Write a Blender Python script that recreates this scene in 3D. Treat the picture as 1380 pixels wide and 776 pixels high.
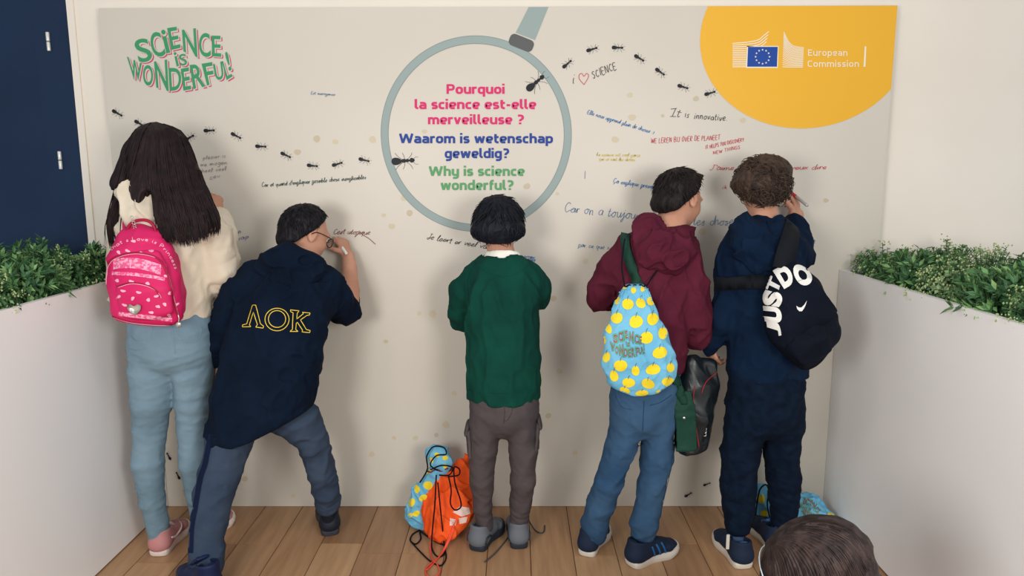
import bpy, bmesh, math, random
import numpy as np
from mathutils import Vector, Matrix
from mathutils.bvhtree import BVHTree
from mathutils.geometry import tessellate_polygon

# ---------------------------------------------------------------- camera, light, exposure
for _o in list(bpy.data.objects): bpy.data.objects.remove(_o)
SC = bpy.context.scene
COL = SC.collection
FPX, YAW, PIT, ROL, DIST, CAMH = 978.55, -.0048, .1578, -.0025, 3.0014, 1.45
_F = np.array([math.sin(YAW)*math.cos(PIT), math.cos(YAW)*math.cos(PIT), -math.sin(PIT)])
_R = np.array([math.cos(YAW), -math.sin(YAW), 0.0]); _U = np.cross(_R, _F)
_c, _s = math.cos(ROL), math.sin(ROL)
_R, _U = _c*_R+_s*_U, -_s*_R+_c*_U
CAMP = np.array([0, -DIST, CAMH])
cam = bpy.data.cameras.new('camera'); camo = bpy.data.objects.new('camera', cam); COL.objects.link(camo)
cam.sensor_width = 36; cam.lens = FPX*36/1380; cam.clip_start = .05
camo.matrix_world = Matrix(((_R[0], _U[0], -_F[0], CAMP[0]), (_R[1], _U[1], -_F[1], CAMP[1]), (_R[2], _U[2], -_F[2], CAMP[2]), (0, 0, 0, 1)))
SC.camera = camo
vs = SC.view_settings
vs.view_transform = 'Standard'; vs.look = 'None'; vs.gamma = 1; vs.use_curve_mapping = False; vs.exposure = 0.10
W = bpy.data.worlds.new('world'); SC.world = W; W.use_nodes = True
W.node_tree.nodes['Background'].inputs[0].default_value = (.95, .97, 1, 1)
W.node_tree.nodes['Background'].inputs[1].default_value = .48

def area(name, loc, target, size, power, col):
    l = bpy.data.lights.new(name, 'AREA'); l.shape = 'DISK'; l.size = size; l.energy = power; l.color = col
    o = bpy.data.objects.new(name, l); COL.objects.link(o); o.location = loc
    o.rotation_euler = (Vector(target)-Vector(loc)).to_track_quat('-Z', 'Y').to_euler()
    return o
area('ceiling_lamp', (-1.5, -2.9, 3.7), (.2, 0, 1.0), .5, 9, (1, .90, .78))
area('ceiling_lamp', (1.5, -2.9, 3.7), (-.2, 0, 1.0), .5, 9, (1, .90, .78))
area('daylight_window', (-1.05, -3.3, 1.5), (.9, 0, .65), .8, 37, (1, .965, .92))
area('daylight_window', (1.0, -3.3, 1.5), (-.9, 0, .65), .8, 35, (1, .965, .92))
def P(px, py, Y):
    """point of the vertical plane at depth Y (metres from the panel) seen at a pixel"""
    d = _F+_R*(px-690)/FPX-_U*(py-388)/FPX
    return CAMP+d*((Y-CAMP[1])/d[1])
def G(px, py, z=0.0):
    d = _F+_R*(px-690)/FPX-_U*(py-388)/FPX
    return CAMP+d*((z-CAMP[2])/d[2])
def RM(px, Y):
    return px*(Y+DIST)/FPX
def raydir(px, py):
    d = _F+_R*(px-690)/FPX-_U*(py-388)/FPX
    return d/np.linalg.norm(d)
def nrm(v):
    v = np.asarray(v, float); return v/(np.linalg.norm(v)+1e-12)

# ---------------------------------------------------------------- materials
def lin(c):
    return tuple(((v/255)/12.92 if v/255 <= .04045 else ((v/255+.055)/1.055)**2.4) for v in c)+(1,)
MATS = {}
def mat(name, c, rough=.8, c2=None, nscale=8, bump=0, bscale=200, spec=.3, metal=0, stretch=(1, 1, 1), weave=False, sheen=0, ramp=(.35, .65), bump2=0, b2scale=30):
    if name in MATS: return MATS[name]
    m = bpy.data.materials.new(name); m.use_nodes = True; nt = m.node_tree; N = nt.nodes; Lk = nt.links
    b = N['Principled BSDF']; b.inputs['Roughness'].default_value = rough; b.inputs['Metallic'].default_value = metal
    b.inputs['Specular IOR Level'].default_value = spec
    if sheen: b.inputs['Sheen Weight'].default_value = sheen; b.inputs['Sheen Roughness'].default_value = .5
    tc = N.new('ShaderNodeTexCoord'); mp = N.new('ShaderNodeMapping'); mp.inputs['Scale'].default_value = stretch
    Lk.new(tc.outputs['Object'], mp.inputs['Vector'])
    if c2:
        n = N.new('ShaderNodeTexNoise'); n.inputs['Scale'].default_value = nscale; n.inputs['Detail'].default_value = 5
        r = N.new('ShaderNodeValToRGB'); r.color_ramp.elements[0].color = lin(c); r.color_ramp.elements[1].color = lin(c2)
        r.color_ramp.elements[0].position = ramp[0]; r.color_ramp.elements[1].position = ramp[1]
        Lk.new(mp.outputs[0], n.inputs['Vector']); Lk.new(n.outputs['Fac'], r.inputs[0]); Lk.new(r.outputs[0], b.inputs['Base Color'])
    else: b.inputs['Base Color'].default_value = lin(c)
    if bump or bump2:
        prev = None
        if bump2:
            n3 = N.new('ShaderNodeTexNoise'); n3.inputs['Scale'].default_value = b2scale; n3.inputs['Detail'].default_value = 3
            bp = N.new('ShaderNodeBump'); bp.inputs['Strength'].default_value = bump2; bp.inputs['Distance'].default_value = .02
            Lk.new(mp.outputs[0], n3.inputs['Vector']); Lk.new(n3.outputs['Fac'], bp.inputs['Height']); prev = bp
        if bump:
            n2 = N.new('ShaderNodeTexNoise') if not weave else N.new('ShaderNodeTexVoronoi'); n2.inputs['Scale'].default_value = bscale
            bp = N.new('ShaderNodeBump'); bp.inputs['Strength'].default_value = bump; bp.inputs['Distance'].default_value = .002
            Lk.new(mp.outputs[0], n2.inputs['Vector']); Lk.new(n2.outputs[0], bp.inputs['Height'])
            if prev: Lk.new(prev.outputs[0], bp.inputs['Normal'])
            prev = bp
        Lk.new(prev.outputs[0], b.inputs['Normal'])
    MATS[name] = m; return m
def fabric(name, c, c2=None, **k):
    k.setdefault('rough', .92); k.setdefault('bump', .35); k.setdefault('bscale', 420); k.setdefault('spec', .12); k.setdefault('bump2', .16); k.setdefault('b2scale', 26)
    return mat(name, c, c2=c2 or tuple(min(255, v*1.18+3) for v in c), **k)

# ---------------------------------------------------------------- objects
ORG = {}
def finish(o, parent):
    COL.objects.link(o)
    if parent is not None: o.parent = parent; ORG[o.name] = ORG[parent.name]
    else: ORG[o.name] = np.zeros(3)
    return o
def meshobj(name, V, F, m, parent=None, smooth=True, base=None):
    """V world coordinates, F (n,3)/(n,4) array or list of tuples"""
    V = np.asarray(V, float).reshape(-1, 3)
    off = ORG[parent.name] if parent is not None else (np.asarray(base, float) if base is not None else np.zeros(3))
    V = V-off
    me = bpy.data.meshes.new(name)
    if isinstance(F, np.ndarray):
        k = F.shape[1]; n = len(F)
        me.vertices.add(len(V)); me.vertices.foreach_set('co', V.astype(np.float32).ravel())
        me.loops.add(n*k); me.loops.foreach_set('vertex_index', F.astype(np.int32).ravel())
        me.polygons.add(n); me.polygons.foreach_set('loop_start', np.arange(0, n*k, k, dtype=np.int32))
        me.polygons.foreach_set('loop_total', np.full(n, k, dtype=np.int32)); me.update(calc_edges=True)
    else: me.from_pydata([tuple(v) for v in V], [], [tuple(f) for f in F])
    if smooth: me.polygons.foreach_set('use_smooth', [True]*len(me.polygons))
    for mm in (m if isinstance(m, (list, tuple)) else [m]): me.materials.append(mm)
    o = bpy.data.objects.new(name, me); finish(o, parent)
    if parent is None and base is not None: o.location = base; ORG[o.name] = np.asarray(base, float)
    return o
def thing(name, label, cat, base, group=None):
    o = bpy.data.objects.new(name, None); COL.objects.link(o); o.location = tuple(base); o.empty_display_size = .05
    ORG[o.name] = np.asarray(base, float); tag(o, label, cat, group); return o
def tag(o, label=None, cat=None, group=None, kind=None):
    if label: o['label'] = label
    if cat: o['category'] = cat
    if group: o['group'] = group
    if kind: o['kind'] = kind
    return o

class MB:
    """small mesh collector"""
    def __init__(s): s.V = []; s.F = []
    def add(s, V, F):
        n = len(s.V); s.V += [tuple(v) for v in V]; s.F += [tuple(i+n for i in f) for f in F]; return s
    def box(s, lo, hi, M=None):
        V = [(x, y, z) for x in (lo[0], hi[0]) for y in (lo[1], hi[1]) for z in (lo[2], hi[2])]
        if M is not None: V = [tuple(M @ Vector(v)) for v in V]
        return s.add(V, [(0, 1, 3, 2), (4, 6, 7, 5), (0, 4, 5, 1), (2, 3, 7, 6), (0, 2, 6, 4), (1, 5, 7, 3)])
    def bbox(s, lo, hi, r):
        """box with chamfered edges"""
        bm = bmesh.new(); MB().box(lo, hi).to_bm(bm)
        bmesh.ops.bevel(bm, geom=bm.edges[:], offset=r, segments=2, affect='EDGES')
        s.add([v.co[:] for v in bm.verts], [[v.index for v in f.verts] for f in bm.faces]); bm.free(); return s
    def to_bm(s, bm):
        vv = [bm.verts.new(v) for v in s.V]
        for f in s.F: bm.faces.new([vv[i] for i in f])
        bm.verts.index_update(); return bm
    def tube(s, pts, r, n=6, cap=True, flat=None):
        pts = [np.asarray(p, float) for p in pts]; m = len(pts)
        rr = r if hasattr(r, '__len__') else [r]*m
        t = nrm(pts[1]-pts[0]); a = np.cross(t, [0, 0, 1]); a = a if np.linalg.norm(a) > .1 else np.cross(t, [1, 0, 0]); a = nrm(a)
        V = []; F = []
        for i, p in enumerate(pts):
            t = nrm(pts[min(i+1, m-1)]-pts[max(i-1, 0)]); a = nrm(a-t*(a@t)); b = np.cross(t, a)
            for k in range(n):
                an = 2*math.pi*k/n; V.append(p+rr[i]*(math.cos(an)*a+math.sin(an)*b))
        for i in range(m-1):
            for k in range(n): F.append((i*n+k, i*n+(k+1) % n, (i+1)*n+(k+1) % n, (i+1)*n+k))
        if cap: F += [tuple(range(n))[::-1], tuple((m-1)*n+k for k in range(n))]
        return s.add(V, F)
    def lathe(s, prof, c, axis=(0, 0, 1), n=16):
        ax = nrm(axis); a = np.cross(ax, [0, 0, 1]); a = a if np.linalg.norm(a) > .1 else np.cross(ax, [1, 0, 0]); a = nrm(a); b = np.cross(ax, a); c = np.asarray(c, float)
        V = []; F = []
        for (r, h) in prof:
            for k in range(n): V.append(c+ax*h+max(r, 1e-5)*(a*math.cos(2*math.pi*k/n)+b*math.sin(2*math.pi*k/n)))
        for i in range(len(prof)-1):
            for k in range(n): F.append((i*n+k, i*n+(k+1) % n, (i+1)*n+(k+1) % n, (i+1)*n+k))
        F += [tuple(range(n))[::-1], tuple((len(prof)-1)*n+k for k in range(n))]
        return s.add(V, F)
    def build(s, name, m, parent=None, smooth=False, base=None):
        o = meshobj(name, np.array(s.V), s.F, m, parent, smooth, base)
        return o

def catmull(pts, n=6, closed=False):
    pts = [np.asarray(p, float) for p in pts]
    if len(pts) < 3: return pts
    out = []; m = len(pts)
    for i in range(m if closed else m-1):
        if closed: p0, p1, p2, p3 = pts[(i-1) % m], pts[i], pts[(i+1) % m], pts[(i+2) % m]
        else: p0, p1, p2, p3 = pts[max(i-1, 0)], pts[i], pts[i+1], pts[min(i+2, m-1)]
        for k in range(n):
            t = k/n; out.append(.5*((2*p1)+(-p0+p2)*t+(2*p0-5*p1+4*p2-p3)*t*t+(-p0+3*p1-3*p2+p3)*t**3))
    if not closed: out.append(pts[-1])
    return out

# ---------------------------------------------------------------- noise and signed distance sculpting
_TAB = np.random.RandomState(7).rand(4096)
def _hash(ix, iy, iz, seed):
    return _TAB[((ix*73856093) ^ (iy*19349663) ^ (iz*83492791+seed*7919)) & 4095]
def vnoise(Q, seed=0):
    i = np.floor(Q).astype(np.int64); f = Q-i; f = f*f*(3-2*f); r = 0
    for a in (0, 1):
        wa = f[:, 0] if a else 1-f[:, 0]
        for b in (0, 1):
            wb = f[:, 1] if b else 1-f[:, 1]
            for c in (0, 1):
                wc = f[:, 2] if c else 1-f[:, 2]
                r = r+wa*wb*wc*_hash(i[:, 0]+a, i[:, 1]+b, i[:, 2]+c, seed)
    return r*2-1
def folds(amp, scale, seed=0, rot=0.0, warp=.5):
    """drapery: ridged noise, scale = frequency per axis, rot tilts the folds in the XZ plane"""
    ca, sa = math.cos(rot), math.sin(rot)
    def fn(Q):
        X = Q[:, 0]*ca+Q[:, 2]*sa; Z = -Q[:, 0]*sa+Q[:, 2]*ca
        q = np.stack([X*scale[0], Q[:, 1]*scale[1], Z*scale[2]], 1)
        q = q+warp*vnoise(Q*9.0, seed+5)[:, None]
        n = vnoise(q, seed); m = vnoise(q*2.1+7, seed+1)
        return amp*1.35*((1-np.abs(n))**3*1.7-.5+m*.25)
    return fn
def S(st, k=.02, op=1, side=None, rings=None, pxl=True):
    """loft through elliptical sections. stations (px,py,Y,halfwidth px,depth radius m) or world (x,y,z,rx,ry)"""
    out = []
    for s in st:
        if pxl:
            p = P(s[0], s[1], s[2]); rx = RM(s[3], s[2]); ry = s[4] if len(s) > 4 else rx
        else:
            p = np.array(s[:3], float); rx = s[3]; ry = s[4] if len(s) > 4 else rx
        out.append((p, rx, ry))
    return dict(t='loft', st=out, k=k, op=op, side=side, rings=rings)
def ELL(c, r, M=None, k=.02, op=1):
    return dict(t='ell', c=np.asarray(c, float), r=np.asarray(r, float), M=np.eye(3) if M is None else np.asarray(M, float), k=k, op=op)
def scaled(pr, f, fy=None):
    q = dict(pr); q['st'] = [(p, rx*f, ry*(fy or f)) for p, rx, ry in pr['st']]; q['rings'] = None; return q
def d_ell(Q, r):
    a = Q/r; k0 = np.sqrt((a*a).sum(1)); b = Q/(r*r); k1 = np.sqrt((b*b).sum(1))+1e-9
    return k0*(k0-1)/k1
def prim_d(pr, Q):
    if pr['t'] == 'plane': return (Q-pr['p']) @ pr['n']
    if pr['t'] == 'ell':
        R = pr['r'].max()+.09; out = np.full(len(Q), .5); m = (np.abs(Q-pr['c']) < R).all(1)
        if m.any(): out[m] = d_ell((Q[m]-pr['c']) @ pr['M'].T, pr['r'])
        return out
    out = np.full(len(Q), .5); st = pr['st']; L = len(st)-1; acc = 0.0; kk = min(.012, pr['k']+1e-4)
    for i in range(L):
        a, ax, ay = st[i]; b, bx, by = st[i+1]; ab = b-a; l = np.linalg.norm(ab); u = ab/l
        R = max(ax, ay, bx, by)+.09; m = ((Q > np.minimum(a, b)-R) & (Q < np.maximum(a, b)+R)).all(1)
        if not m.any(): acc += l; continue
        q = Q[m]-a
        sd = np.array(pr['side'] if pr['side'] is not None else _R, float); sd = sd-u*(sd@u)
        if np.linalg.norm(sd) < .3: sd = np.array([0, 0, 1.])-u*u[2]
        sd = nrm(sd); fw = np.cross(u, sd)
        w = q@u; t = np.clip(w/l, 0, 1)
        rx = ax+(bx-ax)*t; ry = ay+(by-ay)*t; rw = np.minimum(rx, ry)
        x = (q@sd)/rx; y = (q@fw)/ry; z = (w-t*l)/rw
        k0 = np.sqrt(x*x+y*y+z*z)+1e-9; k1 = np.sqrt((x/rx)**2+(y/ry)**2+(z/rw)**2)+1e-9
        dd = k0*(k0-1)/k1
        dd = np.where(k0 < .3, -rw*.7, dd)
        if pr['rings']:
            for (t0, t1, amp, fr, sdn) in pr['rings']:
                tt = (i+t)/L; wgt = np.clip(1-np.abs(tt-(t0+t1)/2)/((t1-t0)/2), 0, 1); w2 = wgt > 0
                if not w2.any(): continue
                Qw = Q[m][w2]; ph = (acc+t[w2]*l)*fr*6.283+2.6*vnoise(Qw*11, sdn)+x[w2]*2.4*(1 if sdn % 2 else -1)
                dd[w2] += amp*1.5*np.sqrt(wgt[w2])*(np.exp((np.sin(ph)-1)*4)*np.clip(vnoise(Qw*14, sdn+3)*1.4+.6, 0, 1)-.25)
        out[m] = smin(out[m], dd, kk)
        acc += l
    return out
def smin(a, b, k):
    h = np.maximum(k-np.abs(a-b), 0)/k; return np.minimum(a, b)-h*h*k/4
def sd_all(prims, Q, disp=None):
    d = None
    for pr in prims:
        if pr['op'] == 1:
            v = prim_d(pr, Q); d = v if d is None else smin(d, v, pr['k'])
    if disp is not None:
        near = np.abs(d) < .06
        if near.any():
            for f in (disp if isinstance(disp, (list, tuple)) else [disp]): d[near] -= f(Q[near])
    for pr in prims:
        if pr['op'] == -1: d = -smin(-d, prim_d(pr, Q), pr['k'])
    for pr in prims:
        if pr['op'] == 0: d = -smin(-d, -prim_d(pr, Q), pr['k'])
    return d
def cutline(p1, p2, Y, k=.006, flip=False):
    """keep what is above the line through two pixels (plane contains the depth axis)"""
    a, b = P(p1[0], p1[1], Y), P(p2[0], p2[1], Y); n = np.cross(b-a, np.array([0, 1., 0])); n = nrm(n)
    if n[2] > 0: n = -n
    if flip: n = -n
    return dict(t='plane', p=a, n=n, k=k, op=0)
def cutplane(p, n, k=.004): return dict(t='plane', p=np.asarray(p, float), n=nrm(n), k=k, op=0)
def sculpt(prims, h=.005, disp=None, smooth=1, pad=.03):
    lo = np.full(3, 9e9); hi = -lo
    for pr in prims:
        if pr['op'] != 1: continue
        if pr['t'] == 'ell': lo = np.minimum(lo, pr['c']-pr['r'].max()); hi = np.maximum(hi, pr['c']+pr['r'].max())
        else:
            for p, rx, ry in pr['st']: lo = np.minimum(lo, p-max(rx, ry)); hi = np.maximum(hi, p+max(rx, ry))
    lo -= pad; hi += pad; B = 6
    nb = np.ceil((hi-lo)/(h*B)).astype(int)+1; n = nb*B
    cx = [lo[i]+(np.arange(nb[i])*B+(B-1)/2)*h for i in range(3)]
    C = np.stack(np.meshgrid(*cx, indexing='ij'), -1).reshape(-1, 3)
    dc = sd_all(prims, C, None)
    act = np.abs(dc) < h*B*.9+.022
    V = np.repeat(np.repeat(np.repeat(dc.reshape(nb).astype(np.float32), B, 0), B, 1), B, 2)
    ab = np.argwhere(act.reshape(nb))
    loc = np.stack(np.meshgrid(range(B), range(B), range(B), indexing='ij'), -1).reshape(-1, 3)
    I = (ab[:, None, :]*B+loc[None]).reshape(-1, 3)
    for s in range(0, len(I), 400000):
        J = I[s:s+400000]; V[J[:, 0], J[:, 1], J[:, 2]] = sd_all(prims, lo+J*h, disp)
    # surface nets
    ins = V < 0
    c = ins[:-1, :-1, :-1].astype(np.int8)
    for dx in (0, 1):
        for dy in (0, 1):
            for dz in (0, 1):
                if dx or dy or dz: c = c+ins[dx:n[0]-1+dx, dy:n[1]-1+dy, dz:n[2]-1+dz]
    cell = np.argwhere((c > 0) & (c < 8)); N = len(cell)
    idx = np.full(c.shape, -1, np.int32); idx[cell[:, 0], cell[:, 1], cell[:, 2]] = np.arange(N)
    pos = np.zeros((N, 3)); cnt = np.zeros(N)
    cor = [np.array([a, b, d]) for a in (0, 1) for b in (0, 1) for d in (0, 1)]
    vals = [V[cell[:, 0]+k[0], cell[:, 1]+k[1], cell[:, 2]+k[2]] for k in cor]
    for i in range(8):
        for j in range(i+1, 8):
            if np.abs(cor[i]-cor[j]).sum() != 1: continue
            a, b = vals[i], vals[j]; m = (a < 0) != (b < 0); t = a[m]/(a[m]-b[m])
            pos[m] += cor[i]+t[:, None]*(cor[j]-cor[i]); cnt[m] += 1
    VV = lo+(cell+pos/cnt[:, None])*h
    Fs = []
    for ax in range(3):
        o1, o2 = [(1, 2), (2, 0), (0, 1)][ax]
        s1 = [slice(None)]*3; s2 = [slice(None)]*3; s1[ax] = slice(0, -1); s2[ax] = slice(1, None)
        A = ins[tuple(s1)]; Bq = ins[tuple(s2)]; e = np.argwhere(A != Bq)
        e = e[(e[:, o1] > 0) & (e[:, o2] > 0) & (e[:, o1] < n[o1]-1) & (e[:, o2] < n[o2]-1)]
        sg = A[e[:, 0], e[:, 1], e[:, 2]]
        u = np.zeros(3, int); v = np.zeros(3, int); u[o1] = 1; v[o2] = 1
        g = lambda q: idx[q[:, 0], q[:, 1], q[:, 2]]
        q = np.stack([g(e-u-v), g(e-v), g(e), g(e-u)], 1)
        q[~sg] = q[~sg][:, ::-1]; Fs.append(q)
    F = np.concatenate(Fs); F = F[(F >= 0).all(1)]
    for _ in range(smooth):
        acc = np.zeros_like(VV); ct = np.zeros(len(VV))
        for a, b in ((0, 1), (1, 2), (2, 3), (3, 0)):
            for k in range(3):
                acc[:, k] += np.bincount(F[:, a], VV[F[:, b], k], len(VV))+np.bincount(F[:, b], VV[F[:, a], k], len(VV))
            ct += np.bincount(F[:, a], minlength=len(VV))+np.bincount(F[:, b], minlength=len(VV))
        VV = VV*.4+.6*acc/np.maximum(ct, 1)[:, None]
    return VV, F
def sculpt_obj(name, prims, m, parent, h=.005, disp=None, smooth=1, base=None):
    V, F = sculpt(prims, h, disp, smooth); o = meshobj(name, V, F, m, parent, True, base); o_bvh[o.name] = (V, F); return o
o_bvh = {}; _bvh = {}
def bvh(names):
    key = tuple(names)
    if key not in _bvh:
        Vs = []; Fs = []; n = 0
        for k in names:
            V, F = o_bvh[k]; Vs.append(V); Fs.append(F+n); n += len(V)
        _bvh[key] = BVHTree.FromPolygons(np.concatenate(Vs).tolist(), np.concatenate(Fs).tolist())
    return _bvh[key]
def hit(names, px, py, off=.002):
    d = raydir(px, py); r = bvh(names).ray_cast(Vector(CAMP), Vector(d))
    if r[0] is None: return None
    nn = r[1] if r[1].dot(Vector(d)) < 0 else -r[1]
    return np.array(r[0])+np.array(nn)*off*.5-d*off*.5
def decal(name, names, V2, F, m, parent, off=.002, fine=3.0):
    """lay a flat print (pixel polygons) on the surface of the named sculpted objects"""
    bm = bmesh.new(); vv = [bm.verts.new((v[0], v[1], 0)) for v in V2]
    for f in F:
        try: bm.faces.new([vv[i] for i in f])
        except ValueError: pass
    bmesh.ops.triangulate(bm, faces=bm.faces[:])
    for _ in range(5):
        e = [e for e in bm.edges if e.calc_length() > fine]
        if not e: break
        bmesh.ops.subdivide_edges(bm, edges=e, cuts=1, use_grid_fill=False); bmesh.ops.triangulate(bm, faces=bm.faces[:])
    dead = []
    for v in bm.verts:
        p = hit(names, v.co.x, v.co.y, off)
        if p is None: dead.append(v)
        else: v.co = p
    bmesh.ops.delete(bm, geom=dead, context='VERTS')
    bm.verts.index_update()
    V = [v.co[:] for v in bm.verts]; FF = [[v.index for v in f.verts] for f in bm.faces]; bm.free()
    if not FF: return None
    V = np.array(V); FF = np.array(FF)
    # drop faces that jump in depth; face the viewer
    e = np.max([np.linalg.norm(V[FF[:, a]]-V[FF[:, b]], axis=1) for a, b in ((0, 1), (1, 2), (2, 0))], axis=0)
    FF = FF[e < .06]
    if not len(FF): return None
    nn = np.cross(V[FF[:, 1]]-V[FF[:, 0]], V[FF[:, 2]]-V[FF[:, 0]]); fl = (nn*(V[FF[:, 0]]-CAMP)).sum(1) > 0
    FF[fl] = FF[fl][:, ::-1]
    return meshobj(name, V, FF, m, parent, True)
def surf_line(names, pts, off=.002, n=6, closed=False):
    out = []
    for p in catmull(pts, n, closed):
        q = hit(names, p[0], p[1], off)
        if q is not None: out.append(q)
    return out
def blob_poly(c, r, n=14, ir=0.0, seed=0, rot=0):
    rnd = random.Random(seed); V = [(c[0], c[1])]; F = []
    ph = rnd.random()*6
    for k in range(n):
        a = 2*math.pi*k/n; q = 1+ir*math.sin(2*a+ph)+ir*.6*math.sin(3*a+ph*2)
        x = r[0]*q*math.cos(a); y = r[1]*q*math.sin(a); V.append((c[0]+x*math.cos(rot)-y*math.sin(rot), c[1]+x*math.sin(rot)+y*math.cos(rot)))
    for k in range(n): F.append((0, 1+k, 1+(k+1) % n))
    return V, F
def ribbon2(pts, w):
    """flat strip of width w along 2D points -> V,F"""
    p = np.array(pts, float); t = np.gradient(p, axis=0); t /= (np.linalg.norm(t, axis=1)[:, None]+1e-9)
    nn = np.stack([-t[:, 1], t[:, 0]], 1)*w/2; V = np.concatenate([p+nn, p-nn]); m = len(p)
    return [tuple(v) for v in V], [(i, i+1, m+i+1, m+i) for i in range(m-1)]

# text from the built-in font
def glyph(txt, bold=0.0):
    c = bpy.data.curves.new('t', 'FONT'); c.body = txt; c.size = 1; c.offset = bold; c.resolution_u = 5
    o = bpy.data.objects.new('t', c); COL.objects.link(o)
    dg = bpy.context.evaluated_depsgraph_get(); me = bpy.data.meshes.new_from_object(o.evaluated_get(dg))
    V = np.array([v.co[:2] for v in me.vertices]).reshape(-1, 2); F = [tuple(p.vertices) for p in me.polygons]
    bpy.data.objects.remove(o); bpy.data.curves.remove(c); bpy.data.meshes.remove(me)
    return V, F

# ---------------------------------------------------------------- setting
M_wall = mat('wall_paint', (238, 231, 220), .85, c2=(232, 225, 213), nscale=1.5, bump=.05, bscale=90)
M_navy = mat('navy_paint', (14, 42, 74), .6, c2=(11, 36, 66), nscale=3, bump=.05, bscale=60)
M_board = mat('panel_print', (211, 206, 195), .38, c2=(207, 201, 189), nscale=1.2, spec=.35)
M_edge = mat('panel_edge', (150, 140, 128), .7)
M_box = mat('planter_laminate', (250, 250, 250), .4, c2=(246, 246, 247), nscale=1.4, spec=.35)
M_dark = mat('soil', (26, 24, 18), .95)
XNAV = -1.7856
XL, XR, ZT = -1.6472, 1.5056, 2.0954

def structure(name, mb, m):
    o = mb.build(name, m); o['kind'] = 'structure'; return o
w = MB(); w.box((XNAV, .05, 0), (3.4, .13, 3.0)); structure('wall_back', w, M_wall)
w = MB(); w.box((-3.6, .05, 2.62), (XNAV, .13, 3.0)); structure('wall_back_lintel', w, M_wall)
# planked oak floor
woods = []
for i, (a, b) in enumerate([((178, 140, 104), (150, 114, 82)), ((166, 128, 94), (138, 102, 72)), ((190, 152, 114), (160, 124, 90)), ((156, 118, 86), (128, 94, 66)), ((182, 142, 104), (146, 110, 78))]):
    m = mat('oak_%d' % i, a, .42, c2=b, nscale=3.0, stretch=(14, 1.1, 14), spec=.4, bump=.12, bscale=60, ramp=(.25, .8)); woods.append(m)
    nt = m.node_tree; b_ = nt.nodes['Principled BSDF']  # knots
    vo = nt.nodes.new('ShaderNodeTexVoronoi'); vo.inputs['Scale'].default_value = 1.0
    tc = nt.nodes.new('ShaderNodeTexCoord'); mp = nt.nodes.new('ShaderNodeMapping'); mp.inputs['Scale'].default_value = (3.1, 1.9, 1); mp.inputs['Location'].default_value = (i*3.3, i*1.7, 0)
    rp = nt.nodes.new('ShaderNodeValToRGB'); rp.color_ramp.elements[0].position = .035; rp.color_ramp.elements[0].color = (.35, .3, .28, 1); rp.color_ramp.elements[1].position = .085; rp.color_ramp.elements[1].color = (1, 1, 1, 1)
    mx = nt.nodes.new('ShaderNodeMix'); mx.data_type = 'RGBA'; mx.blend_type = 'MULTIPLY'; mx.inputs[0].default_value = .9
    src = b_.inputs['Base Color'].links[0].from_socket
    nt.links.new(tc.outputs['Object'], mp.inputs[0]); nt.links.new(mp.outputs[0], vo.inputs['Vector']); nt.links.new(vo.outputs['Distance'], rp.inputs[0])
    nt.links.new(src, mx.inputs[6]); nt.links.new(rp.outputs[0], mx.inputs[7]); nt.links.new(mx.outputs[2], b_.inputs['Base Color'])
w = MB(); w.box((-2.1, -4.2, -.05), (2.1, .05, -.018)); floor = structure('floor', w, mat('floor_gap', (30, 20, 14), .9)); ORG['floor'] = np.zeros(3)
rnd = random.Random(4)
PW = .1655; X0 = G(715, 750)[0]
pieces = {}
def plank_mesh(L, wi):
    key = (round(L, 2), wi)
    if key not in pieces:
        mb = MB(); mb.bbox((-PW/2+.0011, 0, -.018), (PW/2-.0011, L-.0022, 0), .0012)
        me = bpy.data.meshes.new('plank'); me.from_pydata(mb.V, [], mb.F); me.materials.append(woods[wi]); pieces[key] = me
    return pieces[key]
k0 = int((-1.75-X0)/PW)-1
for k in range(k0, k0+23):
    xc = X0+(k+.5)*PW
    y = .045; j = 0
    first = {0: .75, 1: .46, -1: .92, -2: .62, -3: .44, -4: .44, 2: .7, 3: .37}.get(k, rnd.uniform(.3, 1.1))
    while y > -4.1:
        L = first if j == 0 else rnd.choice([.9, 1.1, 1.3])
        o = bpy.data.objects.new('plank', plank_mesh(L, rnd.randrange(5))); COL.objects.link(o); o.parent = floor
        o.location = (xc, y-L, 0); y -= L; j += 1
        # grain offset: each plank object has its own origin, so the pattern differs by board length and material

# navy door with hinges in the wall left of the panel
w = MB(); w.box((-3.6, .055, 0), (XNAV-.165, .1, 2.62)); door = structure('door_1', w, M_navy); ORG['door_1'] = np.zeros(3)
w = MB(); w.box((XNAV-.162, .05, 0), (XNAV-.012, .1, 2.62)); structure('trim_1', w, M_navy)
w = MB(); w.box((XNAV-.012, .04, 0), (XNAV+.016, .05, 2.98)); structure('trim_2', w, M_wall)
M_hinge = mat('hinge_metal', (225, 225, 220), .35, metal=.3)
for (px, py) in ((65, 56), (81, 216)):
    c = P(px, py, .045); mb = MB()
    for dz in (-.019, .019):
        mb.lathe([(.0, -.0175), (.006, -.0175), (.007, -.015), (.007, .015), (.006, .0175), (0, .0175)], (c[0], .045, c[2]+dz), n=12)
    mb.build('hinge', M_hinge, door, True)['label'] = 'white barrel hinge'

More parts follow.
